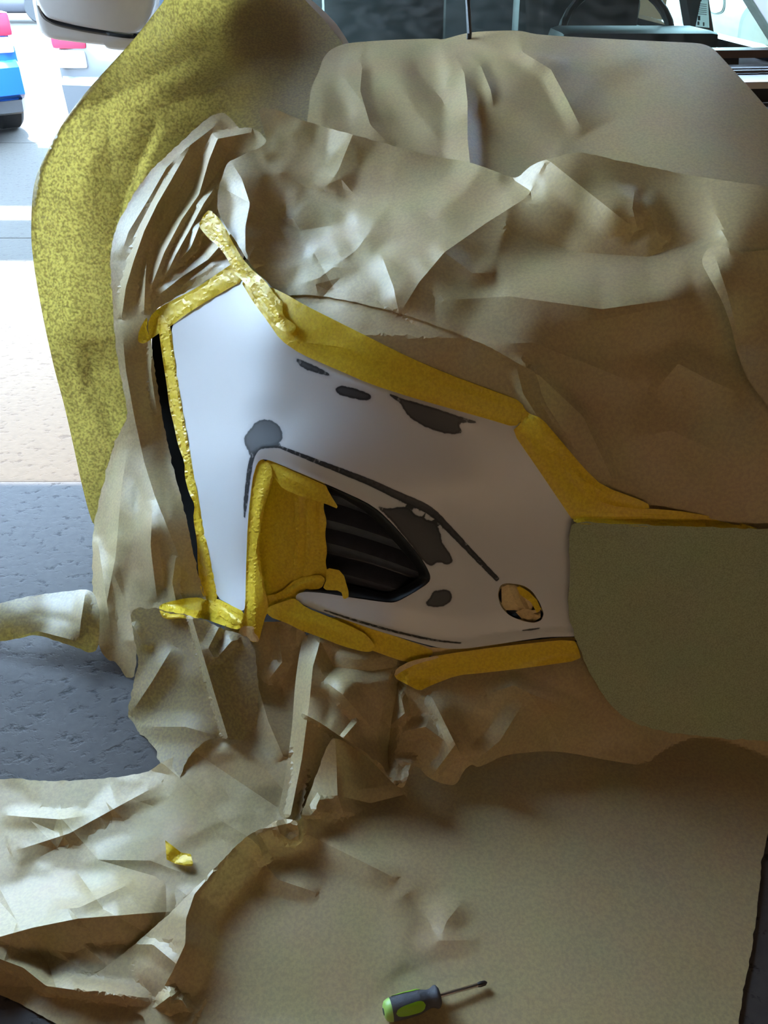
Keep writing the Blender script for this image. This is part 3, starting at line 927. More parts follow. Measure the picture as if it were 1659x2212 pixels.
for sx, x in ((-1, -0.66), (1, 1.20)):
    MB().box((x, 2.6, 0.3), (x + 0.07, 5.4, 1.085), bev=0.02).build('door_panel', M['white'], car, True)
    MB().box((x - 0.005, 2.62, 1.075), (x + 0.075, 5.4, 1.105), bev=0.008).build('window_sill', M['black_gloss'], car, True)
    xi = 0.3 + (x - 0.3) * 0.82
    MB().tube([(x + .03, 3.50, 1.08), (xi, 3.55, 1.56)], 0.05, 6).build('door_pillar', M['cabin'], car, True)
    MB().tube([(x + .03, 2.72, 1.12), (xi, 3.50, 1.57)], 0.035, 6).build('windscreen_pillar', M['white'], car, True)
    MB().tube([(x + .03, 5.3, 1.08), (xi, 5.1, 1.56)], 0.06, 6).build('rear_pillar', M['white'], car, True)
MB().box((-0.6, 5.35, 0.4), (1.2, 5.45, 1.1), bev=0.03).build('tailgate', M['white'], car, True)

# ---- door mirror
MY = 2.62
def mpoly(pts, y0, depth, shrink=0.82):
    c = Vector(PY(200, 20, y0))
    f = [Vector(PY(u, v, y0)) for u, v in pts]
    rings = []
    for s, dy in ((0.90, -0.012), (0.975, -0.004), (1.0, 0.012), (0.99, depth * .7), (shrink, depth)):
        rings.append([c + (p - c) * s + Vector((0, dy, 0)) for p in f])
    return rings
mir = MB().rings(mpoly(chaikin([(82, -120), (300, -120), (332, -40), (328, 30), (300, 76), (240, 69), (170, 57), (125, 46), (100, 38), (86, 20), (72, -10), (66, -60)], 2), MY, 0.13)).build('mirror_cap', M['mirror_paint'], car, True, 60)
mir['label'] = 'pale door mirror housing'
MB().rings(mpoly(chaikin([(74, 0), (98, 30), (170, 50), (300, 70), (300, 88), (200, 74), (120, 58), (88, 40)], 2), MY + 0.012, 0.11)).build('mirror_trim', M['black_gloss'], mir, True, 60)
MB().rings(mpoly(chaikin([(66, -12), (86, 28), (104, 44), (170, 60), (300, 80), (292, 106), (240, 100), (170, 93), (105, 85), (82, 66), (75, 40)], 2), MY + 0.02, 0.12)).build('mirror_lower_cover', M['mirror_paint'], mir, True, 60)
MB().rings(mpoly(chaikin([(228, 94), (240, 90), (300, 93), (300, 112), (240, 108), (230, 104)], 1), MY - 0.004, 0.10)).build('mirror_foot', M['mirror_paint'], mir, True, 60)

# ------------------------------------------------------------------ masking paper
def paper(name, label, *a, mat='paper', group='sheets of masking paper', **k):
    o = sheet(name, *a, mat=M[mat], **k)
    tag(o, label, 'masking paper', group); return o

# left side: large sheet hanging over the fender, daylight behind it
A_out = [(372, -50), (356, 0), (338, 22), (300, 72), (250, 128), (200, 182), (150, 243), (110, 310), (82, 368), (72, 405), (68, 450), (67, 520), (74, 580), (85, 645), (100, 720), (118, 800), (140, 880), (158, 960), (175, 1040), (190, 1100), (203, 1140),
         (290, 1160), (335, 1000), (330, 800), (322, 650), (330, 500), (440, 380), (600, 340), (720, 280), (735, 120), (742, 96), (727, 76), (700, 42), (672, 14), (650, -10), (640, -50)]
paper('masking_paper', 'large translucent olive paper sheet hanging beside the car below the door mirror', A_out,
      ctl=[(372, -50, 2.38), (300, 72, 2.26), (200, 182, 2.14), (110, 310, 2.03), (68, 450, 1.95), (85, 645, 1.90), (118, 800, 1.86), (158, 960, 1.80), (200, 1135, 1.74),
           (150, 400, 2.06), (160, 700, 1.96), (240, 560, 2.03), (270, 900, 1.86), (300, 1130, 1.72), (240, 330, 2.12), (330, 160, 2.26), (400, 60, 2.40), (480, 0, 2.50), (480, 180, 2.27), (600, 100, 2.42), (742, 96, 2.44), (650, -10, 2.58), (600, 250, 2.15), (720, 260, 2.12), (600, 330, 2.06), (440, 380, 2.05), (330, 500, 2.03), (330, 800, 1.90)],
      folds=[([(350, 12), (290, 88), (200, 186), (135, 275), (92, 370), (78, 460), (80, 560)], 0.026, 18, 300, (1, 1)),
             ([(120, 285), (180, 240), (235, 214), (330, 165), (470, 92)], 0.024, 110, 70, (1, 1)),
             ([(237, 216), (236, 300), (240, 370), (255, 430)], 0.014, 60, 60, (0, 1)),
             ([(322, 226), (338, 268), (300, 350), (262, 450), (240, 540), (243, 640), (250, 720)], 0.03, 110, 22, (1, 1)),
             ([(578, 168), (480, 190), (400, 215), (330, 232)], 0.022, 50, 60, (1, 1)),
             ([(640, 10), (650, 120), (600, 230)], -0.016, 90, 90, (1, 1)),
             ([(185, 740), (200, 830), (262, 950)], 0.025, 34, 70, (1, 1)),
             ([(140, 560), (150, 660), (165, 740)], -0.012, 60, 50, (1, 1)),
             ([(95, 500), (110, 640), (150, 800), (190, 1000)], 0.008, 60, 60, (1, 1))],
      crumple=[(120, 0.008, 1.2, 1.8), (60, 0.003, 0.9, 1.6)], key='A', res=7.5, sharp=None, mat='paper_backlit')

# crumpled sheet bunched round the wheel arch, with long folds and a flared foot
B_out = [(455, 250), (480, 242), (505, 260), (514, 276), (540, 276), (560, 282), (574, 300), (590, 330), (560, 380), (540, 470), (530, 560), (500, 575), (420, 620), (335, 668), (318, 700), (325, 740), (335, 800), (350, 900), (372, 1000), (400, 1110), (428, 1240), (448, 1300), (440, 1335),
         (345, 1345), (290, 1345), (296, 1400), (291, 1464), (275, 1464), (262, 1450), (250, 1430), (236, 1428), (222, 1414), (212, 1390), (196, 1340), (200, 1275), (199, 1200), (201, 1140), (216, 1070), (246, 955), (262, 930), (276, 900), (268, 850), (252, 770), (245, 700), (241, 620), (237, 545), (250, 490), (285, 425), (322, 372), (345, 350), (385, 312), (428, 272)]
paper('masking_paper', 'crumpled paper bunched in long folds over the wheel arch, flaring out above the floor', B_out,
      ctl=[(480, 242, 2.06), (574, 300, 1.98), (345, 350, 1.96), (237, 545, 1.86), (450, 420, 1.88), (540, 470, 1.75), (500, 575, 1.64), (420, 620, 1.70), (318, 700, 1.74), (300, 560, 1.80), (243, 700, 1.80), (262, 870, 1.73), (335, 800, 1.74), (372, 1000, 1.60), (428, 1240, 1.37), (246, 955, 1.70), (201, 1140, 1.58), (196, 1340, 1.36), (222, 1414, None, .02), (291, 1464, None, .006), (345, 1345, 1.30), (330, 1150, 1.44), (448, 1320, 1.29)],
      folds=[([(478, 262), (405, 318), (360, 362), (318, 435), (278, 500), (258, 560)], 0.02, 26, 50, (1, 1)),
             ([(410, 318), (372, 385), (340, 440), (312, 498), (290, 560), (272, 620), (262, 690)], 0.036, 16, 30, (1, 1)),
             ([(548, 285), (470, 300), (452, 345), (430, 420), (392, 475), (355, 545), (330, 610), (318, 660)], 0.038, 18, 34, (1, 1)),
             ([(478, 385), (440, 440), (408, 500), (380, 550), (356, 600)], 0.035, 14, 30, (1, 1)),
             ([(474, 440), (430, 490), (412, 535), (385, 565)], 0.025, 16, 18, (1, 1)),
             ([(318, 545), (314, 600), (311, 680)], 0.025, 12, 16, (1, 1)),
             ([(520, 480), (450, 560), (390, 600), (340, 640)], 0.035, 22, 26, (1, 1)),
             ([(480, 545), (420, 585), (365, 620)], -0.03, 22, 18, (1, 1)),
             ([(262, 690), (272, 800), (290, 900), (312, 1000), (334, 1070), (388, 1205), (430, 1290)], 0.035, 90, 60, (1, 1)),
             ([(330, 720), (326, 800), (340, 900)], 0.02, 12, 20, (1, 1)),
             ([(280, 940), (262, 1060), (250, 1200), (225, 1330)], 0.018, 30, 40, (1, 1)),
             ([(330, 1080), (325, 1180), (340, 1300)], 0.018, 26, 26, (1, 1)),
             ([(210, 1160), (225, 1260), (245, 1400)], 0.016, 28, 20, (1, 1)),
             ([(380, 1200), (372, 1260), (385, 1320)], 0.014, 18, 18, (1, 1))],
      crumple=[(26, 0.007, 1.35, 2.2, [(270, 1150, 130), (260, 1350, 130)]), (14, 0.0022, 1.3, 1.8, [(270, 1180, 130), (260, 1380, 130), (430, 580, 110)]), (45, 0.004, 2.2, 2.0), (22, 0.004, 0.6, 1.2, [(420, 610, 110)])],
      key='B', res=7.0, torn=0.8)
paper('masking_paper', 'curled paper strip lying on the concrete at the left edge, olive underside showing', 
      [(-80, 1322), (0, 1303), (60, 1288), (130, 1279), (200, 1270), (216, 1320), (214, 1392), (206, 1408), (190, 1410), (160, 1396), (120, 1384), (78, 1370), (30, 1382), (-80, 1392)],
      ctl=[(-80, 1322, None, .05), (100, 1282, None, .07), (205, 1275, None, .10), (-80, 1388, None, .012), (80, 1368, None, .03), (200, 1405, None, .02), (60, 1330, None, .075), (170, 1340, None, .085)],
      folds=[([(30, 1378), (80, 1363), (140, 1378), (200, 1396)], 0.025, 14, 40, (1, 1)), ([(185, 1275), (175, 1340), (170, 1390)], 0.02, 25, 20, (1, 1))],
      crumple=[(40, 0.004, 0.2, 1.8)], zmin=0.002, res=7, torn=0.4, mat='paper_backlit')

# hood: upper sheet
D_out = [(712, 108), (745, 93), (840, 86), (945, 83), (955, 86), (1000, 73), (1032, 68), (1120, 65), (1160, 75), (1300, 83), (1440, 90), (1512, 93), (1538, 102), (1560, 125), (1590, 158), (1625, 196), (1659, 236), (1720, 305), (1770, 350), (1770, 500), (1500, 470), (1250, 440), (1110, 440), (900, 420), (750, 350), (655, 320), (668, 230), (670, 200), (676, 180), (690, 152), (696, 128)]
paper('masking_paper', 'upper paper sheet over the hood, its rolled top edge under the windscreen', D_out,
      ctl=[(712, 108, 2.36), (840, 86, 2.43), (840, 120, 2.32), (945, 83, 2.43), (1120, 65, 2.42), (1120, 110, 2.30), (1300, 83, 2.38), (1300, 120, 2.28), (1512, 93, 2.32), (1625, 196, 2.12), (1770, 350, 1.88), (668, 230, 2.06), (1100, 250, 2.03), (1500, 250, 1.99), (1110, 430, 1.74), (1659, 430, 1.70), (850, 380, 1.83), (655, 320, 1.93), (1300, 200, 2.12), (800, 200, 2.14), (1300, 400, 1.77)],
      folds=[([(978, 110), (1003, 158), (1010, 220), (1010, 300), (1016, 360)], 0.030, 60, 40, (1, 0)),
             ([(1012, 116), (1040, 145), (1060, 195), (1066, 230)], 0.014, 40, 20, (1, 1)),
             ([(955, 92), (975, 150), (950, 215)], 0.008, 40, 30, (1, 1)),
             ([(880, 110), (912, 165), (955, 215), (975, 260)], -0.012, 36, 60, (1, 1)),
             ([(1120, 70), (1128, 112), (1190, 150), (1225, 215), (1262, 290)], 0.022, 34, 120, (1, 1)),
             ([(1130, 118), (1180, 128), (1230, 135)], 0.008, 50, 16, (1, 1)),
             ([(1400, 104), (1340, 140), (1280, 150)], 0.006, 70, 50, (1, 1)),
             ([(782, 150), (778, 195), (800, 270), (850, 320)], 0.014, 60, 24, (0, 1)),
             ([(700, 150), (745, 170), (790, 230), (850, 260)], 0.008, 40, 40, (1, 1)),
             ([(840, 130), (900, 240), (980, 340)], 0.012, 50, 80, (1, 1)),
             ([(1010, 240), (1090, 300), (1200, 340)], -0.010, 80, 70, (1, 1))],
      crumple=[(120, 0.005, 0.8, 1.4), (40, 0.0045, 0.9, 1.4, [(850, 220, 230), (1050, 200, 120)])], key='D', res=8.5, flange=([(700, 40), (1600, 40), (1545, 108), (1000, 88), (700, 112)], (0, 0.10, -0.06)))

# hood: front sheet, falling over the headlamp and grille
E_out = [(560, 231), (600, 237), (640, 255), (700, 274), (760, 290), (850, 315), (950, 340), (1020, 352), (1062, 366), (1112, 388), (1142, 362), (1172, 346), (1248, 328), (1264, 330), (1360, 352), (1480, 377), (1600, 395), (1659, 403), (1770, 425),
         (1770, 1172), (1650, 1147), (1560, 1127), (1480, 1106), (1400, 1084), (1330, 1060), (1298, 1028), (1240, 960), (1196, 900), (1172, 860), (1160, 806), (1118, 784), (1050, 745), (960, 710), (880, 681), (780, 655), (700, 640), (650, 636), (606, 641), (580, 612), (552, 585), (530, 555), (512, 525), (488, 490), (470, 458), (469, 425), (473, 402), (482, 373), (492, 350), (530, 332), (568, 317), (578, 300), (564, 262)]
paper('masking_paper', 'big crumpled paper sheet across the front of the hood, torn edge at the left', E_out,
      ctl=[(560, 231, 1.97), (578, 300, 1.90), (490, 352, 1.83), (470, 450, 1.72), (540, 570, 1.565), (605, 640, 1.50), (780, 655, 1.415), (960, 710, 1.33), (1160, 806, 1.24), (1196, 900, 1.205), (1330, 1060, 1.165), (1480, 1106, 1.135), (1650, 1147, 1.095), (1770, 1172, 1.08), (1112, 388, 1.70), (1250, 328, 1.66), (1480, 377, 1.60), (1770, 425, 1.52), (850, 315, 1.83), (1250, 600, 1.39), (1250, 850, 1.25), (1600, 700, 1.30), (1600, 500, 1.42), (1600, 950, 1.17), (900, 480, 1.61), (700, 480, 1.67), (1000, 600, 1.45), (700, 360, 1.81)],
      folds=[([(862, 680), (905, 610), (960, 545), (1050, 482), (1140, 425), (1150, 405)], 0.050, 150, 190, (1, 0)),
             ([(1112, 390), (1146, 412), (1150, 440)], -0.014, 40, 40, (0, 1)),
             ([(610, 372), (660, 405), (720, 420), (832, 450)], -0.010, 30, 60, (1, 1)),
             ([(560, 440), (592, 455), (620, 482), (650, 498), (770, 478)], -0.010, 36, 40, (1, 1)),
             ([(496, 345), (522, 385), (540, 440), (530, 490), (530, 540), (548, 582)], 0.026, 40, 60, (1, 1)),
             ([(760, 295), (730, 370), (700, 410)], 0.012, 80, 60, (0, 1)),
             ([(1040, 360), (1000, 420), (930, 470)], 0.010, 60, 70, (0, 1)),
             ([(835, 450), (770, 540), (690, 600), (620, 625)], 0.014, 80, 50, (1, 1)),
             ([(820, 540), (850, 620), (862, 678)], 0.012, 40, 60, (1, 1)),
             ([(1190, 350), (1290, 430), (1376, 498)], 0.024, 60, 110, (0, 1)),
             ([(1372, 400), (1366, 450), (1378, 498)], 0.012, 120, 22, (1, 1)),
             ([(1385, 420), (1420, 500), (1440, 524)], 0.014, 60, 50, (1, 1)),
             ([(1090, 500), (1250, 545), (1400, 555), (1560, 500)], -0.034, 110, 120, (1, 1)),
             ([(960, 545), (1020, 590), (1070, 590)], 0.012, 40, 40, (0, 1)),
             ([(940, 650), (1100, 640), (1300, 668), (1500, 640)], 0.030, 110, 110, (1, 1)),
             ([(1195, 695), (1300, 690), (1470, 655)], 0.008, 30, 60, (1, 1)),
             ([(1010, 745), (1150, 740), (1280, 790), (1400, 840)], 0.012, 80, 80, (1, 1)),
             ([(1410, 850), (1465, 785), (1530, 820), (1600, 850)], 0.016, 90, 60, (1, 1)),
             ([(1160, 806), (1260, 900), (1330, 1050)], 0.012, 70, 24, (0, 1)),
             ([(1350, 950), (1450, 930), (1600, 1000)], 0.008, 90, 90, (1, 1))],
      crumple=[(44, 0.013, 0.4, 1.4, [(600, 600, 120), (640, 520, 150), (560, 420, 100)]), (80, 0.014, 0.4, 1.5, [(720, 430, 260), (900, 480, 180)]), (26, 0.006, 0.4, 1.4, [(600, 610, 110), (700, 540, 200), (680, 380, 170)]), (210, 0.010, 0.2, 1.8)],
      key='E', res=8.0, torn=0.5)
paper('masking_paper', 'loose paper flap overlapping the hood sheet at the right edge', 
      [(1514, 566), (1524, 541), (1546, 526), (1600, 545), (1659, 540), (1770, 530), (1770, 980), (1700, 920), (1645, 862), (1612, 815), (1592, 762), (1580, 705), (1560, 650), (1534, 603)],
      base=lambda u, v: SURF['E'][0](u, v, False), off=0.034,
      folds=[([(1540, 540), (1570, 630), (1600, 740)], 0.010, 60, 60, (1, 1))],
      crumple=[(50, 0.005, 0.7, 1.3)], res=7)
# narrow strip of paper showing between the sheet and the tape
paper('masking_paper', 'narrow shaded paper strip between the headlamp tape and the big hood sheet',
      [(590, 615), (700, 615), (800, 640), (960, 690), (1100, 750), (1165, 790), (1200, 880), (1250, 955), (1310, 1020), (1400, 1070), (1500, 1098), (1680, 1135), (1700, 1152), (1480, 1122), (1400, 1110), (1280, 1096), (1205, 1030), (1150, 950), (1130, 915), (1128, 880), (1060, 858), (960, 825), (860, 780), (760, 730), (690, 700), (630, 665)],
      base=lambda u, v: bump_base(u, v), off=0.004, lim=lambda u, v: SURF['E'][0](u, v) + 0.006,
      folds=[([(755, 660), (790, 690), (770, 710)], 0.008, 14, 14, (1, 1)), ([(1115, 790), (1130, 850), (1180, 930), (1290, 1060)], 0.012, 20, 26, (1, 1))], crumple=[(30, 0.003, 0.4, 1.6)], res=7, key='F')
# stiff green sheet over the grille
paper('masking_paper', 'smooth dark green paper sheet covering the grille at the right', 
      [(1236, 1126), (1300, 1130), (1450, 1136), (1600, 1141), (1770, 1146), (1770, 1606), (1659, 1601), (1600, 1598), (1500, 1589), (1430, 1580), (1372, 1563), (1330, 1535), (1300, 1500), (1276, 1456), (1259, 1420), (1249, 1392), (1237, 1368), (1228, 1330), (1227, 1290), (1232, 1240), (1228, 1180), (1230, 1150)],
      ctl=[(1236, 1126, 1.125), (1770, 1146, 1.06), (1228, 1300, 1.085), (1250, 1395, 1.06), (1330, 1535, 1.0), (1500, 1589, 0.965), (1770, 1606, 0.93), (1770, 1380, 1.0), (1500, 1350, 1.035)],
      folds=[([(1240, 1160), (1400, 1170), (1600, 1165)], 0.003, 60, 60, (1, 1))], mat='paper_green', group='paper over the grille', crumple=[(200, 0.002, 0.2, 2.0)], res=11, torn=0.9, soft=1, key='G')

# skirt and floor paper
L_out = [(-90, 1692), (0, 1684), (40, 1680), (75, 1688), (150, 1686), (250, 1680), (322, 1668), (345, 1648), (400, 1625), (470, 1580), (490, 1450), (480, 1340), (540, 1345), (640, 1340), (668, 1380), (676, 1560), (664, 1700), (650, 1790), (600, 1880), (480, 2080), (410, 2230), (330, 2300), (180, 2250), (125, 2212), (70, 2184), (40, 2166), (0, 2149), (-90, 2110)]
paper('masking_paper', 'light crinkled paper sheet spread on the floor at the left under the tape scrap', L_out,
      ctl=[(-90, 1692, None, .004), (150, 1690, None, .004), (330, 1660, None, .01), (380, 1560, None, .06), (415, 1335, 1.24), (520, 1350, 1.215), (650, 1345, 1.18), (560, 1480, 1.12), (640, 1500, 1.09), (500, 1620, None, .045), (620, 1650, None, .05), (450, 1720, None, .012), (600, 1780, None, .015), (300, 1900, None, .006), (0, 1900, None, .006), (200, 2000, None, .02), (0, 2149, None, .004), (125, 2212, None, .004), (300, 2280, None, .004), (600, 1950, None, .004), (-90, 2000, None, .02)],
      folds=[([(-60, 2040), (70, 2004), (170, 1984), (300, 1974), (380, 1968)], 0.040, 70, 110, (0, 1)),
             ([(-60, 2050), (50, 2090), (100, 2130), (190, 2142), (330, 2160)], 0.022, 22, 40, (0, 1)),
             ([(20, 1842), (150, 1800), (250, 1745), (352, 1690)], 0.018, 40, 90, (1, 1)),
             ([(0, 1760), (60, 1765), (130, 1770), (200, 1760)], 0.010, 30, 30, (1, 1)),
             ([(290, 1905), (172, 1960), (100, 1968)], 0.010, 26, 26, (1, 1)),
             ([(528, 1380), (545, 1440), (580, 1560), (615, 1640)], 0.03, 40, 60, (1, 1)),
             ([(600, 1350), (610, 1430), (575, 1475)], 0.02, 24, 24, (1, 1)),
             ([(640, 1350), (640, 1400)], 0.01, 14, 14, (1, 1))],
      crumple=[(60, 0.012, 0.5, 1.5, [(250, 1830, 300), (60, 2000, 200), (500, 1720, 160)]), (30, 0.005, 0.9, 1.3, [(250, 1830, 300), (480, 1700, 150)]), (20, 0.003, 0.4, 1.6, [(120, 2150, 160)])],
      zmin=0.0025, key='L', res=8.0, torn=0.5)
paper('masking_paper', 'torn olive translucent paper flap hanging under the loose tape end at the left', 
      [(284, 1320), (300, 1313), (345, 1316), (430, 1335), (500, 1365), (545, 1380), (560, 1480), (556, 1560), (552, 1602), (500, 1598), (455, 1594), (432, 1610), (408, 1634), (396, 1660), (387, 1689), (370, 1676), (346, 1650), (338, 1622), (320, 1600), (300, 1582), (280, 1566), (275, 1545), (283, 1500), (294, 1450), (299, 1420), (292, 1388), (284, 1352)],
      ctl=[(284, 1320, 1.25), (430, 1335, 1.225), (545, 1380, 1.175), (275, 1545, 1.10), (387, 1689, None, .02), (345, 1600, 1.02), (552, 1602, 1.0), (470, 1590, 1.0), (420, 1450, 1.12), (560, 1480, 1.09)],
      folds=[([(416, 1338), (440, 1420), (470, 1520), (492, 1592)], 0.035, 14, 45, (0, 0)),
             ([(470, 1420), (500, 1385), (520, 1380)], 0.012, 20, 24, (0, 1)),
             ([(478, 1345), (450, 1400), (468, 1430)], 0.014, 22, 16, (1, 1)),
             ([(280, 1545), (330, 1470), (375, 1395)], 0.018, 45, 35, (1, 1)),
             ([(284, 1345), (310, 1390), (330, 1400)], 0.01, 20, 20, (1, 1)),
             ([(290, 1570), (400, 1570), (470, 1590)], 0.008, 40, 40, (1, 1))],
      crumple=[(40, 0.002, 0.9, 1.4)], key='I', res=6.0, torn=1.1, mat='paper_backlit')
J_out = [(655, 1372), (645, 1420), (637, 1480), (632, 1560), (622, 1640), (612, 1700), (598, 1766), (655, 1778), (690, 1720), (715, 1650), (735, 1604), (790, 1630), (850, 1694), (872, 1705), (884, 1668), (900, 1652), (925, 1680), (952, 1692), (985, 1698), (1003, 1662), (1020, 1650), (1030, 1658), (1052, 1650), (1090, 1630), (1200, 1620), (1350, 1650), (1770, 1700), (1770, 1440), (1450, 1380), (1250, 1385), (1100, 1400), (960, 1420), (900, 1425), (860, 1410), (780, 1382), (700, 1362)]
paper('masking_paper', 'crumpled brown paper skirt hanging in pockets under the bumper', J_out,
      ctl=[(655, 1372, 1.165), (780, 1385, 1.135), (900, 1425, 1.115), (1100, 1400, 1.105), (1250, 1385, 1.10), (1770, 1440, 1.06), (637, 1480, 1.07), (622, 1640, None, .05), (598, 1766, None, .012), (700, 1720, None, .02), (750, 1480, 1.03), (800, 1600, 0.98), (870, 1700, None, .035), (1000, 1560, 0.99), (1000, 1690, None, .025), (1200, 1500, 1.02), (1200, 1610, None, .025), (1350, 1645, None, .008), (1770, 1690, None, .002), (1500, 1560, None, .03)],
      folds=[([(690, 1390), (676, 1440), (668, 1520), (652, 1640), (628, 1760)], 0.03, 40, 50, (0, 0)),
             ([(652, 1540), (690, 1560), (728, 1586), (790, 1625), (850, 1690)], 0.05, 10, 60, (1, 0)),
             ([(862, 1470), (845, 1560), (838, 1620), (842, 1690)], -0.03, 26, 20, (0, 1)),
             ([(858, 1475), (875, 1540), (840, 1570)], 0.03, 40, 14, (1, 1)),
             ([(930, 1500), (960, 1560), (1000, 1640)], 0.03, 22, 50, (1, 1)),
             ([(870, 1580), (920, 1570), (960, 1600), (985, 1645)], 0.025, 26, 30, (1, 1)),
             ([(690, 1380), (720, 1440), (800, 1450), (860, 1440)], -0.018, 30, 30, (1, 1)),
             ([(700, 1470), (740, 1500), (820, 1590)], 0.02, 26, 40, (1, 1)),
             ([(775, 1555), (745, 1590), (740, 1600)], 0.015, 12, 30, (1, 1)),
             ([(860, 1640), (888, 1650), (872, 1700)], 0.02, 16, 26, (1, 1)),
             ([(1050, 1500), (1110, 1480), (1150, 1500), (1280, 1550)], 0.018, 40, 34, (1, 1)),
             ([(1020, 1650), (1080, 1600), (1130, 1520)], 0.022, 40, 40, (1, 1)),
             ([(1130, 1560), (1190, 1640), (1230, 1560)], 0.012, 36, 36, (1, 1)),
             ([(1300, 1620), (1390, 1665), (1420, 1600)], 0.010, 30, 36, (1, 1)),
             ([(930, 1680), (990, 1600)], 0.012, 18, 22, (1, 1))],
      crumple=[(60, 0.010, 0.5, 1.3, [(850, 1500, 190), (1100, 1540, 200)]), (26, 0.0028, 0.3, 1.4, [(800, 1430, 160), (1000, 1600, 150)])],
      zmin=0.006, key='J', res=7.0, tmod=lambda u, v, t: np.minimum(t, np.where(in_poly(u, v, SURF['L'][1]), SURF['L'][0](u, v, False) - 0.008, 9)))
K_out = [(722, 1587), (705, 1615), (690, 1655), (672, 1705), (656, 1745), (650, 1774), (622, 1768), (596, 1772), (566, 1790), (536, 1803), (505, 1832), (440, 1900), (380, 1960), (290, 2042), (215, 2100), (150, 2132), (180, 2150), (260, 2172), (320, 2200), (300, 2300), (700, 2320), (1200, 2320), (1575, 2320), (1596, 2212), (1604, 2150), (1618, 2080), (1632, 2000), (1640, 1920), (1646, 1862), (1659, 1800), (1680, 1720), (1700, 1640), (1500, 1560), (1300, 1520), (1100, 1500), (950, 1560), (860, 1640), (800, 1640)]
paper('masking_paper', 'wide brown paper sheet spread on the floor under the screwdriver', K_out,
      ctl=[(722, 1587, None, .11), (690, 1655, None, .075), (650, 1774, None, .03), (596, 1772, None, .035), (536, 1803, None, .035), (440, 1900, None, .03), (290, 2042, None, .02), (150, 2132, None, .008), (320, 2200, None, .004), (860, 1660, None, .015), (790, 1640, None, .05), (800, 1760, None, .025), (900, 1850, None, .014), (700, 1950, None, .02), (1100, 1560, None, .02), (1300, 1600, None, .004), (1600, 1700, None, .003), (1600, 2100, None, .003), (1200, 2000, None, .003), (900, 2100, None, .003), (900, 2300, None, .003), (500, 2200, None, .004), (1500, 2310, None, .003), (470, 2050, None, .02)],
      folds=[([(724, 1592), (727, 1650), (729, 1716), (745, 1765)], 0.03, 70, 80, (0, 1)),
             ([(640, 1774), (575, 1790), (532, 1806), (470, 1872), (420, 1932), (402, 1985), (400, 2040), (372, 2100), (335, 2165)], 0.045, 110, 85, (0, 1)),
             ([(536, 1806), (560, 1830), (575, 1868)], 0.015, 30, 20, (0, 1)),
             ([(596, 1776), (605, 1800), (643, 1826)], 0.02, 12, 26, (0, 1)),
             ([(640, 1776), (646, 1795), (643, 1826)], 0.015, 30, 12, (0, 1)),
             ([(695, 1715), (682, 1745), (690, 1760)], 0.012, 14, 22, (1, 1)),
             ([(729, 1718), (800, 1735), (880, 1715)], -0.014, 40, 34, (1, 1)),
             ([(660, 1800), (760, 1850), (860, 1900)], 0.012, 60, 40, (1, 1)),
             ([(560, 1850), (600, 1900), (690, 1930)], 0.012, 40, 50, (1, 1)),
             ([(880, 1930), (915, 1980), (950, 2030)], -0.006, 60, 50, (1, 1)),
             ([(1005, 1940), (965, 1990), (950, 2030)], 0.006, 60, 50, (1, 1)),
             ([(900, 2020), (950, 2032), (1035, 2030)], 0.005, 60, 30, (1, 1)),
             ([(1300, 1765), (1360, 1760), (1430, 1730)], 0.004, 30, 20, (1, 1)),
             ([(280, 2040), (330, 2040), (390, 2090)], 0.008, 30, 20, (1, 1)),
             ([(330, 2180), (370, 2150), (365, 2200)], 0.02, 24, 24, (1, 1)),
             ([(385, 2150), (400, 2170), (410, 2190)], 0.012, 26, 20, (1, 1))],
      crumple=[(110, 0.004, 0.4, 1.6), (40, 0.0022, 0.6, 1.4, [(330, 2080, 130), (560, 2180, 160), (900, 2000, 160)]), (22, 0.003, 0.3, 1.4, [(240, 2130, 110), (580, 1800, 70)])],
      zmin=0.004, lim=lambda u, v: np.where(in_poly(u, v, [(726, 1580), (790, 1622), (852, 1690), (885, 1690), (1010, 1680), (1100, 1645), (1350, 1640), (1800, 1690), (1800, 1300), (726, 1300)]), SURF['J'][0](u, v) + 0.008, 0), key='K', res=8.5, torn=0.7, tmod=lambda u, v, t: np.minimum(t, np.where(in_poly(u, v, SURF['L'][1]), SURF['L'][0](u, v, False) - 0.004, 9)))

# ------------------------------------------------------------------ yellow masking tape
def tape(label, out, surf, off=0.004, mat='tape', folds=(), crumple=((26, 0.0016, 0.4, 2.0),), relax=6, res=5.0, soft=1, torn=0.0, parent=None, name='masking_tape', **k):
    o = sheet(name, out, base=over(*surf), off=off, folds=folds, crumple=crumple, relax=relax, res=res, soft=soft, torn=torn, mat=M[mat], parent=parent, **k)
    if parent is None: tag(o, label, 'masking tape', 'strips of yellow masking tape')
    return o
tape('wide yellow tape along the headlamp edge of the bumper', [(518, 604), (545, 650), (575, 690), (606, 735), (650, 765), (720, 795), (800, 830), (900, 862), (1000, 890), (1060, 907), (1112, 923), (1132, 905), (1130, 868), (1060, 842), (960, 805), (880, 770), (800, 730), (720, 690), (660, 660), (612, 632), (560, 610)],
     ('bumper', 'F'), 0.006, folds=[([(640, 690), (760, 750), (900, 800), (1100, 860)], 0.003, 30, 30, (1, 1)), ([(660, 740), (740, 750), (860, 800)], 0.003, 12, 16, (1, 1)), ([(700, 770), (900, 845), (1080, 890)], 0.002, 10, 14, (1, 1))], crumple=[(40, 0.002, 0.4, 3.0)], key='T2')
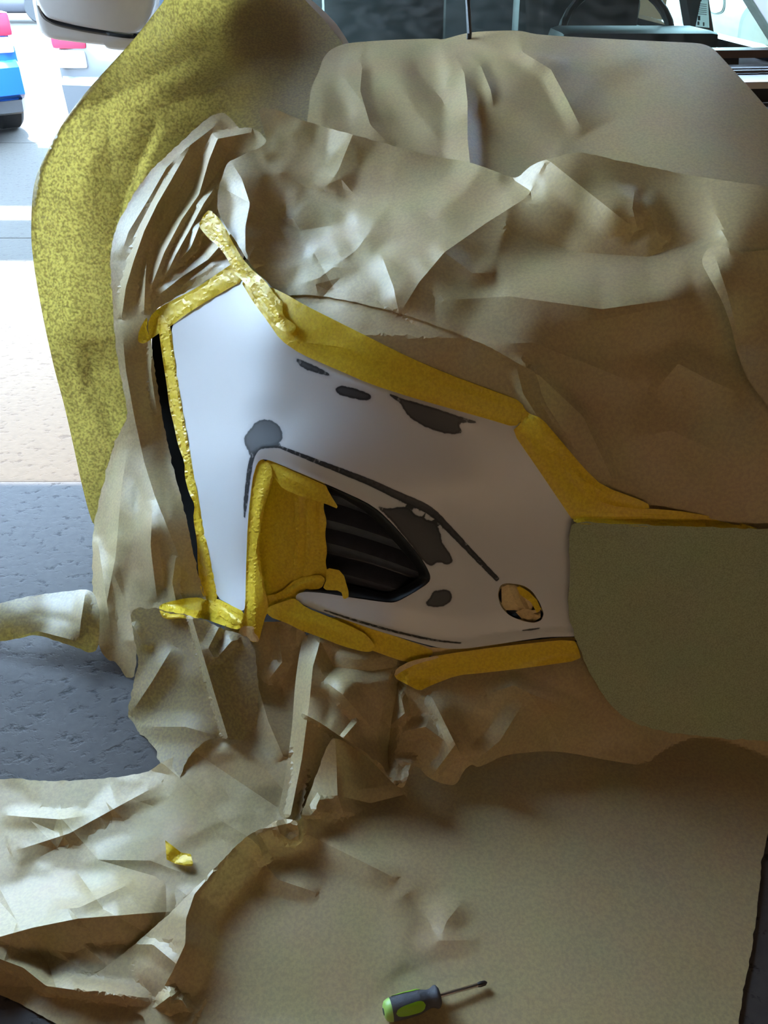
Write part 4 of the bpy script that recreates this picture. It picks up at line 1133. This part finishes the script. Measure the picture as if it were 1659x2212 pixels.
tape('crumpled yellow tape strip rising above the white bumper corner', [(428, 488), (440, 464), (452, 452), (472, 470), (487, 492), (502, 522), (522, 556), (546, 584), (572, 605), (600, 645), (612, 652), (610, 682), (642, 704), (632, 722), (612, 716), (590, 700), (568, 672), (545, 636), (524, 606), (505, 590), (490, 556), (470, 530), (450, 515)],
     ('bumper', 'B', 'E', 'T2'), 0.010, crumple=[(22, 0.006, 1.0, 1.6), (11, 0.0025, 0.6, 1.3)], relax=3, res=4.0, folds=[([(470, 490), (505, 550), (540, 600)], 0.008, 14, 14, (1, 1)), ([(560, 620), (590, 660), (620, 710)], 0.007, 12, 12, (1, 1))], key='T2a')
tape('yellow tape strip slanting along the joint between bumper and fender', [(300, 714), (318, 682), (360, 655), (420, 625), (470, 591), (506, 566), (520, 588), (524, 607), (500, 620), (440, 655), (400, 680), (370, 704), (336, 725), (312, 743), (297, 739)],
     ('bumper', 'B'), 0.006, crumple=[(30, 0.004, -0.5, 2.4)], relax=8, folds=[([(380, 690), (440, 645), (515, 598)], 0.004, 8, 10, (1, 1)), ([(318, 684), (322, 712), (314, 738)], 0.006, 14, 10, (1, 1)), ([(400, 640), (470, 610), (500, 590)], 0.006, 18, 14, (1, 1))], key='T1')
tape('long wavy yellow tape strip down the wheel arch edge of the bumper', [(340, 692), (345, 730), (352, 780), (360, 830), (366, 880), (376, 920), (384, 960), (399, 1000), (399, 1030), (408, 1065), (421, 1090), (417, 1120), (426, 1170), (427, 1220), (431, 1262), (440, 1292), (472, 1302), (461, 1240), (446, 1170), (431, 1090), (416, 1010), (402, 930), (390, 860), (378, 780), (369, 706), (356, 680), (344, 682)],
     ('bumper', 'B'), 0.007, crumple=[(22, 0.004, 0.2, 1.2)], relax=5, res=4.5, folds=[([(362, 700), (380, 830), (412, 1030), (455, 1260)], 0.004, 7, 12, (1, 1))], key='T5')
tape('loose yellow tape end sticking out left below the bumper corner', [(342, 1312), (352, 1303), (400, 1292), (430, 1290), (452, 1300), (482, 1316), (522, 1346), (526, 1354), (510, 1361), (470, 1347), (440, 1336), (400, 1335), (352, 1338)],
     ('bumper', 'B', 'I', 'L'), 0.012, crumple=[(20, 0.004, 0.5, 1.5, [(480, 1330, 60)])], relax=8, res=4.5, folds=[([(350, 1324), (400, 1316), (440, 1318)], 0.003, 14, 14, (1, 1))], key='T6')
tape('small pleated yellow tape under the pointed bumper corner', [(430, 1288), (470, 1293), (500, 1308), (528, 1322), (526, 1345), (508, 1352), (470, 1326), (445, 1305)], ('bumper', 'T6', 'L'), 0.003, crumple=[(14, 0.005, 0.5, 2.0)], relax=2, res=4, key='T6b')
tape('upright yellow tape strip on the left side of the intake opening', [(564, 990), (552, 1004), (543, 1050), (535, 1130), (532, 1220), (530, 1300), (526, 1338), (512, 1374), (558, 1391), (568, 1350), (574, 1330), (582, 1318), (572, 1270), (562, 1222), (559, 1180), (564, 1130), (572, 1090), (582, 1060), (592, 1028), (584, 1002)],
     ('bumper', 'L'), -0.002, crumple=[(24, 0.004, 1.5, 1.8)], relax=4, res=4.5, folds=[([(575, 1005), (560, 1100), (550, 1220), (550, 1370)], 0.008, 12, 20, (1, 1)), ([(562, 1200), (566, 1260), (572, 1320)], 0.006, 8, 8, (1, 1))], key='T7')
pl = tape('pale backing of a torn tape end below the bumper corner', [(523, 1352), (550, 1353), (548, 1366), (557, 1374), (560, 1382), (556, 1389), (511, 1373)], ('T7',), 0.004, mat='tape_pale', relax=2, res=4, crumple=[(20, 0.001)])
# inside the intake
IN = lambda d: (lambda u, v: bump_depth(u, v) + d)
SURF['in30'] = (IN(0.030), None); SURF['in26'] = (IN(0.026), None); SURF['in22'] = (IN(0.022), None); SURF['in10'] = (IN(0.010), None)
tape('widest upright tape strip inside the intake opening', [(580, 1012), (650, 1055), (668, 1072), (666, 1150), (662, 1240), (650, 1275), (600, 1300), (570, 1290), (560, 1240), (556, 1180), (565, 1110)], ('in30',), 0.0, crumple=[(40, 0.003, 1.5, 2.5)], relax=3, folds=[([(600, 1050), (594, 1150), (588, 1270)], 0.003, 10, 10, (1, 1)), ([(625, 1060), (622, 1150), (612, 1262)], 0.003, 12, 12, (1, 1))])
tape('narrow upright tape strip, second from the left inside the intake', [(634, 1055), (662, 1066), (665, 1085), (663, 1150), (656, 1260), (630, 1268), (640, 1150)], ('in26',), 0.002, crumple=[(30, 0.003, 1.5, 2.5)], relax=1, folds=[([(640, 1062), (646, 1150), (638, 1260)], 0.006, 8, 16, (0, 0))])
tape('wavy edged tape strip at the right of the taped intake, beside the louvres', [(658, 1066), (700, 1082), (699, 1100), (706, 1125), (702, 1155), (707, 1190), (703, 1215), (709, 1242), (696, 1268), (652, 1270), (664, 1150)], ('in22',), 0.0, crumple=[(22, 0.004, 1.5, 1.5)], relax=2, folds=[([(690, 1090), (688, 1170), (694, 1240)], 0.004, 10, 10, (1, 1)), ([(666, 1075), (670, 1150), (664, 1262)], 0.007, 8, 16, (0, 0))])
tape('small loose tape sliver hanging on the intake strips', [(662, 1078), (684, 1082), (680, 1112), (683, 1140), (672, 1158), (668, 1125)], ('in22',), 0.007, crumple=[(14, 0.003)], relax=1, res=4)
tape('folded yellow tape flap across the top of the intake with a pointed end', [(568, 997), (586, 992), (640, 1013), (700, 1040), (712, 1066), (734, 1101), (700, 1087), (650, 1072), (612, 1057), (594, 1034)], ('in10',), 0.004, crumple=[(30, 0.003, 0.4, 2.0)], relax=2, folds=[([(590, 1020), (650, 1045), (720, 1090)], 0.003, 14, 14, (1, 1))])
tape('crumpled yellow tape at the lower corner of the intake', [(560, 1288), (600, 1284), (640, 1250), (690, 1240), (704, 1252), (694, 1272), (664, 1274), (642, 1284), (640, 1300), (600, 1322), (576, 1330)], ('in22',), 0.008, crumple=[(26, 0.006, 0.7, 1.5)], relax=1, res=4.5, folds=[([(600, 1300), (650, 1262), (700, 1246)], 0.008, 14, 14, (1, 1))])
tape('semi-transparent tape tab overlapping the lower intake lip', [(704, 1226), (740, 1233), (756, 1288), (742, 1296), (737, 1276), (696, 1274), (706, 1250)], ('in10',), 0.012, crumple=[(20, 0.001)], relax=1, res=4)
# under the bumper
tape('yellow tape strip along the underside of the bumper lip, half hidden', [(690, 1330), (740, 1336), (800, 1358), (860, 1376), (910, 1394), (940, 1408), (915, 1428), (880, 1432), (810, 1408), (740, 1380)], ('bumper', 'J'), -0.010, crumple=[(30, 0.002, 0.4, 2.0)], relax=3, key='T10')
tape('crinkled yellow tape strip with a rounded end below the intake', [(576, 1312), (610, 1300), (638, 1292), (660, 1312), (720, 1336), (782, 1364), (800, 1380), (811, 1398), (802, 1408), (785, 1408), (740, 1396), (690, 1376), (650, 1362), (620, 1346), (580, 1332)],
     ('bumper', 'J', 'L', 'T10'), 0.008, crumple=[(24, 0.005, 0.5, 1.8)], relax=4, res=4.5, folds=[([(600, 1330), (680, 1345), (760, 1380)], 0.006, 14, 16, (1, 1))], key='T9')
lp = tape('pale paper sliver showing under the bumper lip', [(850, 1374), (950, 1404), (1060, 1392), (1240, 1374), (1250, 1384), (1050, 1408), (960, 1422), (900, 1412)], ('bumper', 'J'), -0.012, mat='tape_pale', relax=2, key='T10b')
t11 = tape('broad yellow tape strip under the bumper lip with a folded left end', [(851, 1464), (858, 1444), (888, 1428), (960, 1413), (1100, 1394), (1240, 1380), (1250, 1402), (1256, 1426), (1150, 1441), (1050, 1453), (986, 1459), (930, 1481), (906, 1493), (880, 1479)],
     ('bumper', 'J', 'T10', 'T10b'), 0.008, crumple=[(44, 0.0025, 0.2, 2.4)], relax=4, folds=[([(862, 1470), (890, 1450), (935, 1440)], 0.008, 26, 18, (0, 1)), ([(960, 1430), (1100, 1415), (1240, 1400)], 0.002, 14, 14, (1, 1)), ([(930, 1480), (940, 1440), (930, 1420)], 0.006, 14, 14, (1, 1))], key='T11')
tape('', [(850, 1462), (856, 1444), (888, 1427), (944, 1416), (950, 1421), (900, 1434), (872, 1448)], ('T11',), 0.003, mat='tape_pale', relax=1, res=4, parent=t11, name='folded_edge')
# grille side
tape('yellow tape strip down the grille edge of the bumper', [(1106, 932), (1124, 914), (1146, 895), (1180, 935), (1222, 990), (1270, 1050), (1320, 1088), (1400, 1100), (1490, 1110), (1440, 1114), (1340, 1110), (1270, 1106), (1240, 1128), (1214, 1090), (1160, 1010)],
     ('bumper', 'F'), 0.005, crumple=[(30, 0.002, 0.9, 2.0)], key='T3')
tape('crumpled overlapping yellow tape beside the grille edge strip', [(1126, 872), (1140, 892), (1170, 903), (1210, 950), (1262, 1012), (1302, 1050), (1400, 1086), (1404, 1101), (1312, 1092), (1252, 1054), (1202, 995), (1164, 955), (1138, 938), (1112, 930), (1130, 905)],
     ('bumper', 'F', 'T3', 'T2'), 0.006, crumple=[(26, 0.005, 0.9, 1.6), (12, 0.002, 0.5)], relax=4, res=4.5, folds=[([(1140, 900), (1180, 960), (1250, 1030), (1330, 1080)], 0.006, 12, 12, (1, 1))], key='T3b')
tape('thin straight yellow tape along the top of the green sheet', [(1241, 1103), (1340, 1102), (1400, 1098), (1490, 1106), (1600, 1130), (1645, 1144), (1560, 1143), (1400, 1138), (1300, 1134), (1237, 1131)], ('bumper', 'G'), 0.006, crumple=[(40, 0.001, 0.1, 3.0)], key='T4')
# crumpled tape stuffed in the round hole
SURF['hole8'] = (IN(0.012), None)
tape('ball of crumpled pale tape stuffed in the round bumper hole', [(1083, 1268), (1100, 1262), (1126, 1266), (1150, 1282), (1153, 1305), (1146, 1322), (1128, 1322), (1112, 1318), (1084, 1318)], ('hole8',), 0.0, mat='tape_pale', crumple=[(26, 0.013, 0.8), (13, 0.004, 0.2)], relax=0, res=3.5, soft=0, folds=[([(1112, 1268), (1126, 1300), (1138, 1322)], 0.010, 14, 10, (0, 1))])
tape('pale tape wad at the bottom of the round bumper hole', [(1114, 1322), (1132, 1314), (1150, 1318), (1167, 1316), (1168, 1334), (1152, 1343), (1128, 1338)], ('hole8',), -0.003, mat='tape_pale', crumple=[(16, 0.010, 0.8)], relax=0, res=3.5, soft=0)
tape('bits of yellow tape poking out of the round bumper hole', [(1110, 1272), (1122, 1266), (1142, 1278), (1160, 1296), (1169, 1316), (1160, 1324), (1146, 1300), (1128, 1288)], ('hole8',), 0.002, crumple=[(14, 0.010, 0.8)], relax=0, res=3.5, soft=0)
# floor scrap
sc_ = sheet('tape_scrap', [(357, 1815), (370, 1825), (392, 1842), (412, 1845), (417, 1865), (415, 1871), (400, 1870), (380, 1866), (360, 1857)], base=over('L'), off=0.012, folds=[([(372, 1858), (388, 1846), (400, 1842)], -0.008, 20, 20, (0, 0))], res=4, soft=0, relax=3, mat=M['tape'])
tag(sc_, 'small torn scrap of yellow tape lying on the floor paper', 'tape scrap')

# ------------------------------------------------------------------ screwdriver on the floor paper
p0 = PZ(834, 2184, 0.020); p1 = PZ(1052, 2122, 0.012)
scr = empty('screwdriver', (p0.x, p0.y, 0.004))
tag(scr, 'small screwdriver with charcoal and lime green handle on the brown floor paper', 'screwdriver')
ax = (p1 - p0); Ltot = ax.length; ax.normalize()
HL = 0.52 * Ltot
up = Vector((0, 0, 1))
def hr(s):   # handle radius along its length
    return float(np.interp(s, [0, .03, .10, .35, .60, .74, .80, .86, .93, .98, 1.0], [.0135, .0158, .0168, .0176, .0170, .0140, .0128, .0135, .0165, .0160, .0120]))
prof = [(HL * s, hr(s)) for s in np.linspace(0.09, 1.0, 26)]
MB().lathe(p0, ax, prof, 24).build('handle', M['handle'], scr, True, 50)
MB().lathe(p0, ax, [(-0.004, 0.002), (-0.0035, .009), (-0.001, .0135), (0.004, .0158), (HL * 0.09, hr(0.09) + 0.0002)], 24).build('end_cap', M['lime2'], scr, True, 60)
MB().lathe(p0 - ax * 0.0046, ax, [(0, 0.001), (0, .005), (0.001, .0052)], 12).build('cap_mark', M['ink'], scr, True)
# lime inlays: raised ovals on the sides
side = ax.cross(up).normalized(); nup = side.cross(ax).normalized()
for ang in (0.78, 2.87, 4.97):
    V = []; Fc = []
    na, nb = 18, 7
    for i in range(na + 1):
        s = 0.14 + 0.55 * i / na
        wdt = 0.55 * math.sqrt(max(0.0, 1 - ((i / na - 0.5) * 2) ** 4)) * (0.7 + 0.3 * i / na)
        for j in range(nb + 1):
            a = ang + wdt * (j / nb * 2 - 1)
            r = hr(s) + 0.0007
            q = p0 + ax * (HL * s) + (side * math.cos(a) * 1.0 + nup * math.sin(a)) * r
            V.append(q)
    for i in range(na):
        for j in range(nb):
            a = i * (nb + 1) + j; Fc.append((a, a + 1, a + nb + 2, a + nb + 1))
    mesh_obj('grip_inlay', V, Fc, M['lime'], scr)
MB().lathe(p0, ax, [(HL * .98, 0.0032), (HL + (Ltot - HL) * .82, 0.0032)], 14).build('shaft', M['steel'], scr, True)
MB().lathe(p0, ax, [(HL + (Ltot - HL) * .80, 0.0034), (HL + (Ltot - HL) * .86, 0.0042), (HL + (Ltot - HL) * .96, 0.0036), (Ltot, 0.001)], 12).build('tip', M['steel_dark'], scr, True)

# ------------------------------------------------------------------ parked vehicles outside
def parked(label, loc, heading, paint, L=4.4, W=1.8, H=1.5, lamp=True, detail=True):
    """car with its tail at the local origin, nose towards +y"""
    root = empty('parked_car', loc)
    tag(root, label, 'car', 'vehicles parked outside')
    R = Matrix.Translation(loc) @ Matrix.Rotation(heading, 4, 'Z')
    st = [(0.0, .80, .36, .78, .95), (0.04, .92, .30, .84, 1.0), (0.25, .99, .24, .88, 1.06), (0.8, 1.0, .20, .90, 1.02), (1.6, 1.0, .20, .90, .99), (2.6, 1.0, .20, .90, .97), (3.3, .99, .20, .88, .92), (3.9, .96, .22, .80, .82), (4.25, .88, .26, .66, .70), (4.4, .74, .32, .55, .60)]
    def ring(y, k, z0, zb, zt):
        hw = W / 2 * k; P = []
        for (fx, fz) in ((-.86, z0), (-.97, z0 + .07), (-1.0, z0 + .22), (-1.0, zb - .12), (-.95, zb), (-.80, zt), (-.3, zt + .015), (.3, zt + .015), (.80, zt), (.95, zb), (1.0, zb - .12), (1.0, z0 + .22), (.97, z0 + .07), (.86, z0)):
            P.append(R @ Vector((fx * hw, y * L / 4.4, fz)))
        return P
    body = MB().rings([ring(*s) for s in st]).build('body', paint, root, True, 45)
    cab = [(0.10, .62, .98, 1.02), (0.55, .66, .98, H - .12), (1.2, .68, .96, H), (2.2, .68, .96, H - .01), (2.7, .66, .96, H - .14), (3.35, .70, .90, .94)]
    MB().rings([[R @ Vector((fx * W / 2 * k * (1.28 if fz == 0 else 1.0), y * L / 4.4, zb if fz == 0 else zt)) for fx, fz in ((-1, 0), (-1, 1), (-.6, 1), (.6, 1), (1, 1), (1, 0))] for (y, k, zb, zt) in cab]).build('cabin_glass', M['glassdark'], root, True, 30)
    MB().rings([[R @ Vector((fx * W / 2 * k, y * L / 4.4, z + dz)) for fx, dz in ((-1, -.04), (-.92, .01), (.92, .01), (1, -.04))] for (y, k, z) in ((0.5, .66, H - .13), (1.2, .69, H + .005), (2.2, .69, H), (2.7, .66, H - .13))]).build('roof', paint, root, True, 40)
    for y in (0.85, 3.45):
        for sx in (-1, 1):
            c = R @ Vector((sx * (W / 2 - .10), y * L / 4.4, .32)); a = R.to_3x3() @ Vector((sx, 0, 0))
            w = MB().lathe(c - a * .11, a, [(0, .2), (0, .29), (.03, .32), (.19, .32), (.22, .29), (.22, .22)], 28).build('wheel', M['rubber'], root, True)
            MB().lathe(c - a * .11, a, [(.2, .22), (.215, .2), (.19, .05), (.2, .01)], 20).build('wheel_rim', M['steel'], w, True)
    for sx in (-1, 1):
        lm = MB().box((0.60, -0.015, 0.80), (0.86, 0.20, 0.97), bev=0.03)
        lm.v = [R @ Vector((v.x * sx * W / 1.86, v.y * 1.0, v.z)) for v in lm.v]
        lm.build('tail_lamp', M['red'], root, True)
        ll = MB().box((0.62, -0.018, 0.68), (0.84, 0.18, 0.795), bev=0.025)
        ll.v = [R @ Vector((v.x * sx * W / 1.86, v.y, v.z)) for v in ll.v]
        ll.build('reversing_lamp', M['lens'], root, True)
    bp = MB().rings([[R @ Vector((x * W / 2, y + off, z)) for z, off in ((.34, .02), (.38, -.05), (.58, -.06), (.63, -.01), (.63, .12), (.34, .12))] for x, y in ((-.98, .22), (-.9, .03), (-.6, -.02), (0, -.04), (.6, -.02), (.9, .03), (.98, .22))]).build('bumper', paint, root, True, 40)
    lo = MB().rings([[R @ Vector((x * W / 2, y + off, z)) for z, off in ((.22, .06), (.24, .0), (.335, -.03), (.335, .12))] for x, y in ((-.94, .22), (-.86, .03), (0, -.03), (.86, .03), (.94, .22))]).build('bumper_valance', M['grey'], root, True, 40)
    pl_ = MB().box((-.26, -.075, .66), (.26, -.0, .78), bev=.01); pl_.v = [R @ v for v in pl_.v]; pl_.build('number_plate', M['label'], root)
    return root
parked('blue car parked in the sun at the left edge, red tail lamp showing', (-3.73, 6.95, 0), math.radians(36), M['blue'])
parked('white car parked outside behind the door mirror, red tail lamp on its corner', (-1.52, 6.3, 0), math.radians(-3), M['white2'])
parked('dark car parked far across the street at the upper left', (-11.6, 22.5, 0), math.radians(-90), M['darkcar'])

# white van beyond the cabin, seen through the windscreen
van = empty('white_van', (3.4, 6.5, 0)); tag(van, 'white van seen through the windscreen at the upper right', 'van')
VX = 2.55
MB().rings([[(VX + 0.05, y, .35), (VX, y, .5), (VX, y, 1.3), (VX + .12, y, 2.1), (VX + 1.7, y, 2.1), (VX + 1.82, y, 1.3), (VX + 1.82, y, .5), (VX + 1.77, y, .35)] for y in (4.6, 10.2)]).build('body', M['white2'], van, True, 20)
for y in (5.5, 9.2):
    w = MB().lathe((VX - 0.02, y, .34), (1, 0, 0), [(0, .2), (0, .3), (.03, .34), (.2, .34), (.22, .3)], 28).build('wheel', M['rubber'], van, True)
    MB().lathe((VX - 0.03, y, .34), (1, 0, 0), [(0, .01), (.0, .2), (.03, .21)], 20).build('wheel_rim', M['steel'], w, True)
def on_van(pts, dx):
    return [Vector(PX(u, v, VX)) + Vector((-dx, 0, 0)) for u, v in pts]
q = on_van(chaikin([(1534, -30), (1566, -30), (1567, 14), (1562, 28), (1545, 32), (1533, 26), (1530, 10)], 2), 0.004)
f1 = MB().prism(q, (0.004, 0, 0)).build('fuel_flap_gap', M['van_gap'], van)
q = on_van(chaikin([(1536, -30), (1564, -30), (1565, 14), (1560, 25), (1546, 29), (1536, 24), (1533, 10)], 2), 0.008)
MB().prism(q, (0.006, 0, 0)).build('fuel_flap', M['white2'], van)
q = on_van(chaikin([(1592, 100), (1600, 40), (1615, 14), (1645, 6), (1720, 4), (1720, 130), (1640, 118)], 2), 0.006)
MB().prism(q, (0.006, 0, 0)).build('wheel_arch_trim', M['van_gap'], van)
q = on_van(chaikin([(1600, 104), (1606, 50), (1620, 24), (1650, 18), (1720, 16), (1720, 130), (1640, 118)], 2), 0.010)
MB().prism(q, (0.006, 0, 0)).build('side_panel_insert', M['van_panel'], van)

# printed sticker on the far door window
st = empty('window_sticker', (1.2, 3.0, 1.1)); tag(st, 'printed white sticker on the far door window', 'sticker')
SX = 1.19
def on_win(pts, dx): return [Vector(PX(u, v, SX)) + Vector((-dx, 0, 0)) for u, v in pts]
MB().prism(on_win([(1482, -30), (1528, -30), (1532, 60), (1489, 56)], 0.0), (0.001, 0, 0)).build('sticker_sheet', M['label'], st)
for k in range(6):
    v = 5 + k * 4.4
    MB().prism(on_win([(1485, v), (1527, v + 4), (1527, v + 5.2), (1485, v + 1.2)], 0.0012), (0.0006, 0, 0)).build('print_line', M['ink'], st)
for (u, v, w, h) in ((1510, -6, 6, 9), (1486, 23, 3, 7), (1508, 34, 5, 10), (1497, 43, 3, 6), (1507, 46, 4, 8), (1519, 48, 3, 8), (1488, 42, 5, 2), (1488, 50, 4, 2)):
    MB().prism(on_win([(u, v), (u + w, v + .4), (u + w, v + h), (u, v + h)], 0.0012), (0.0006, 0, 0)).build('print_block', M['ink'], st)
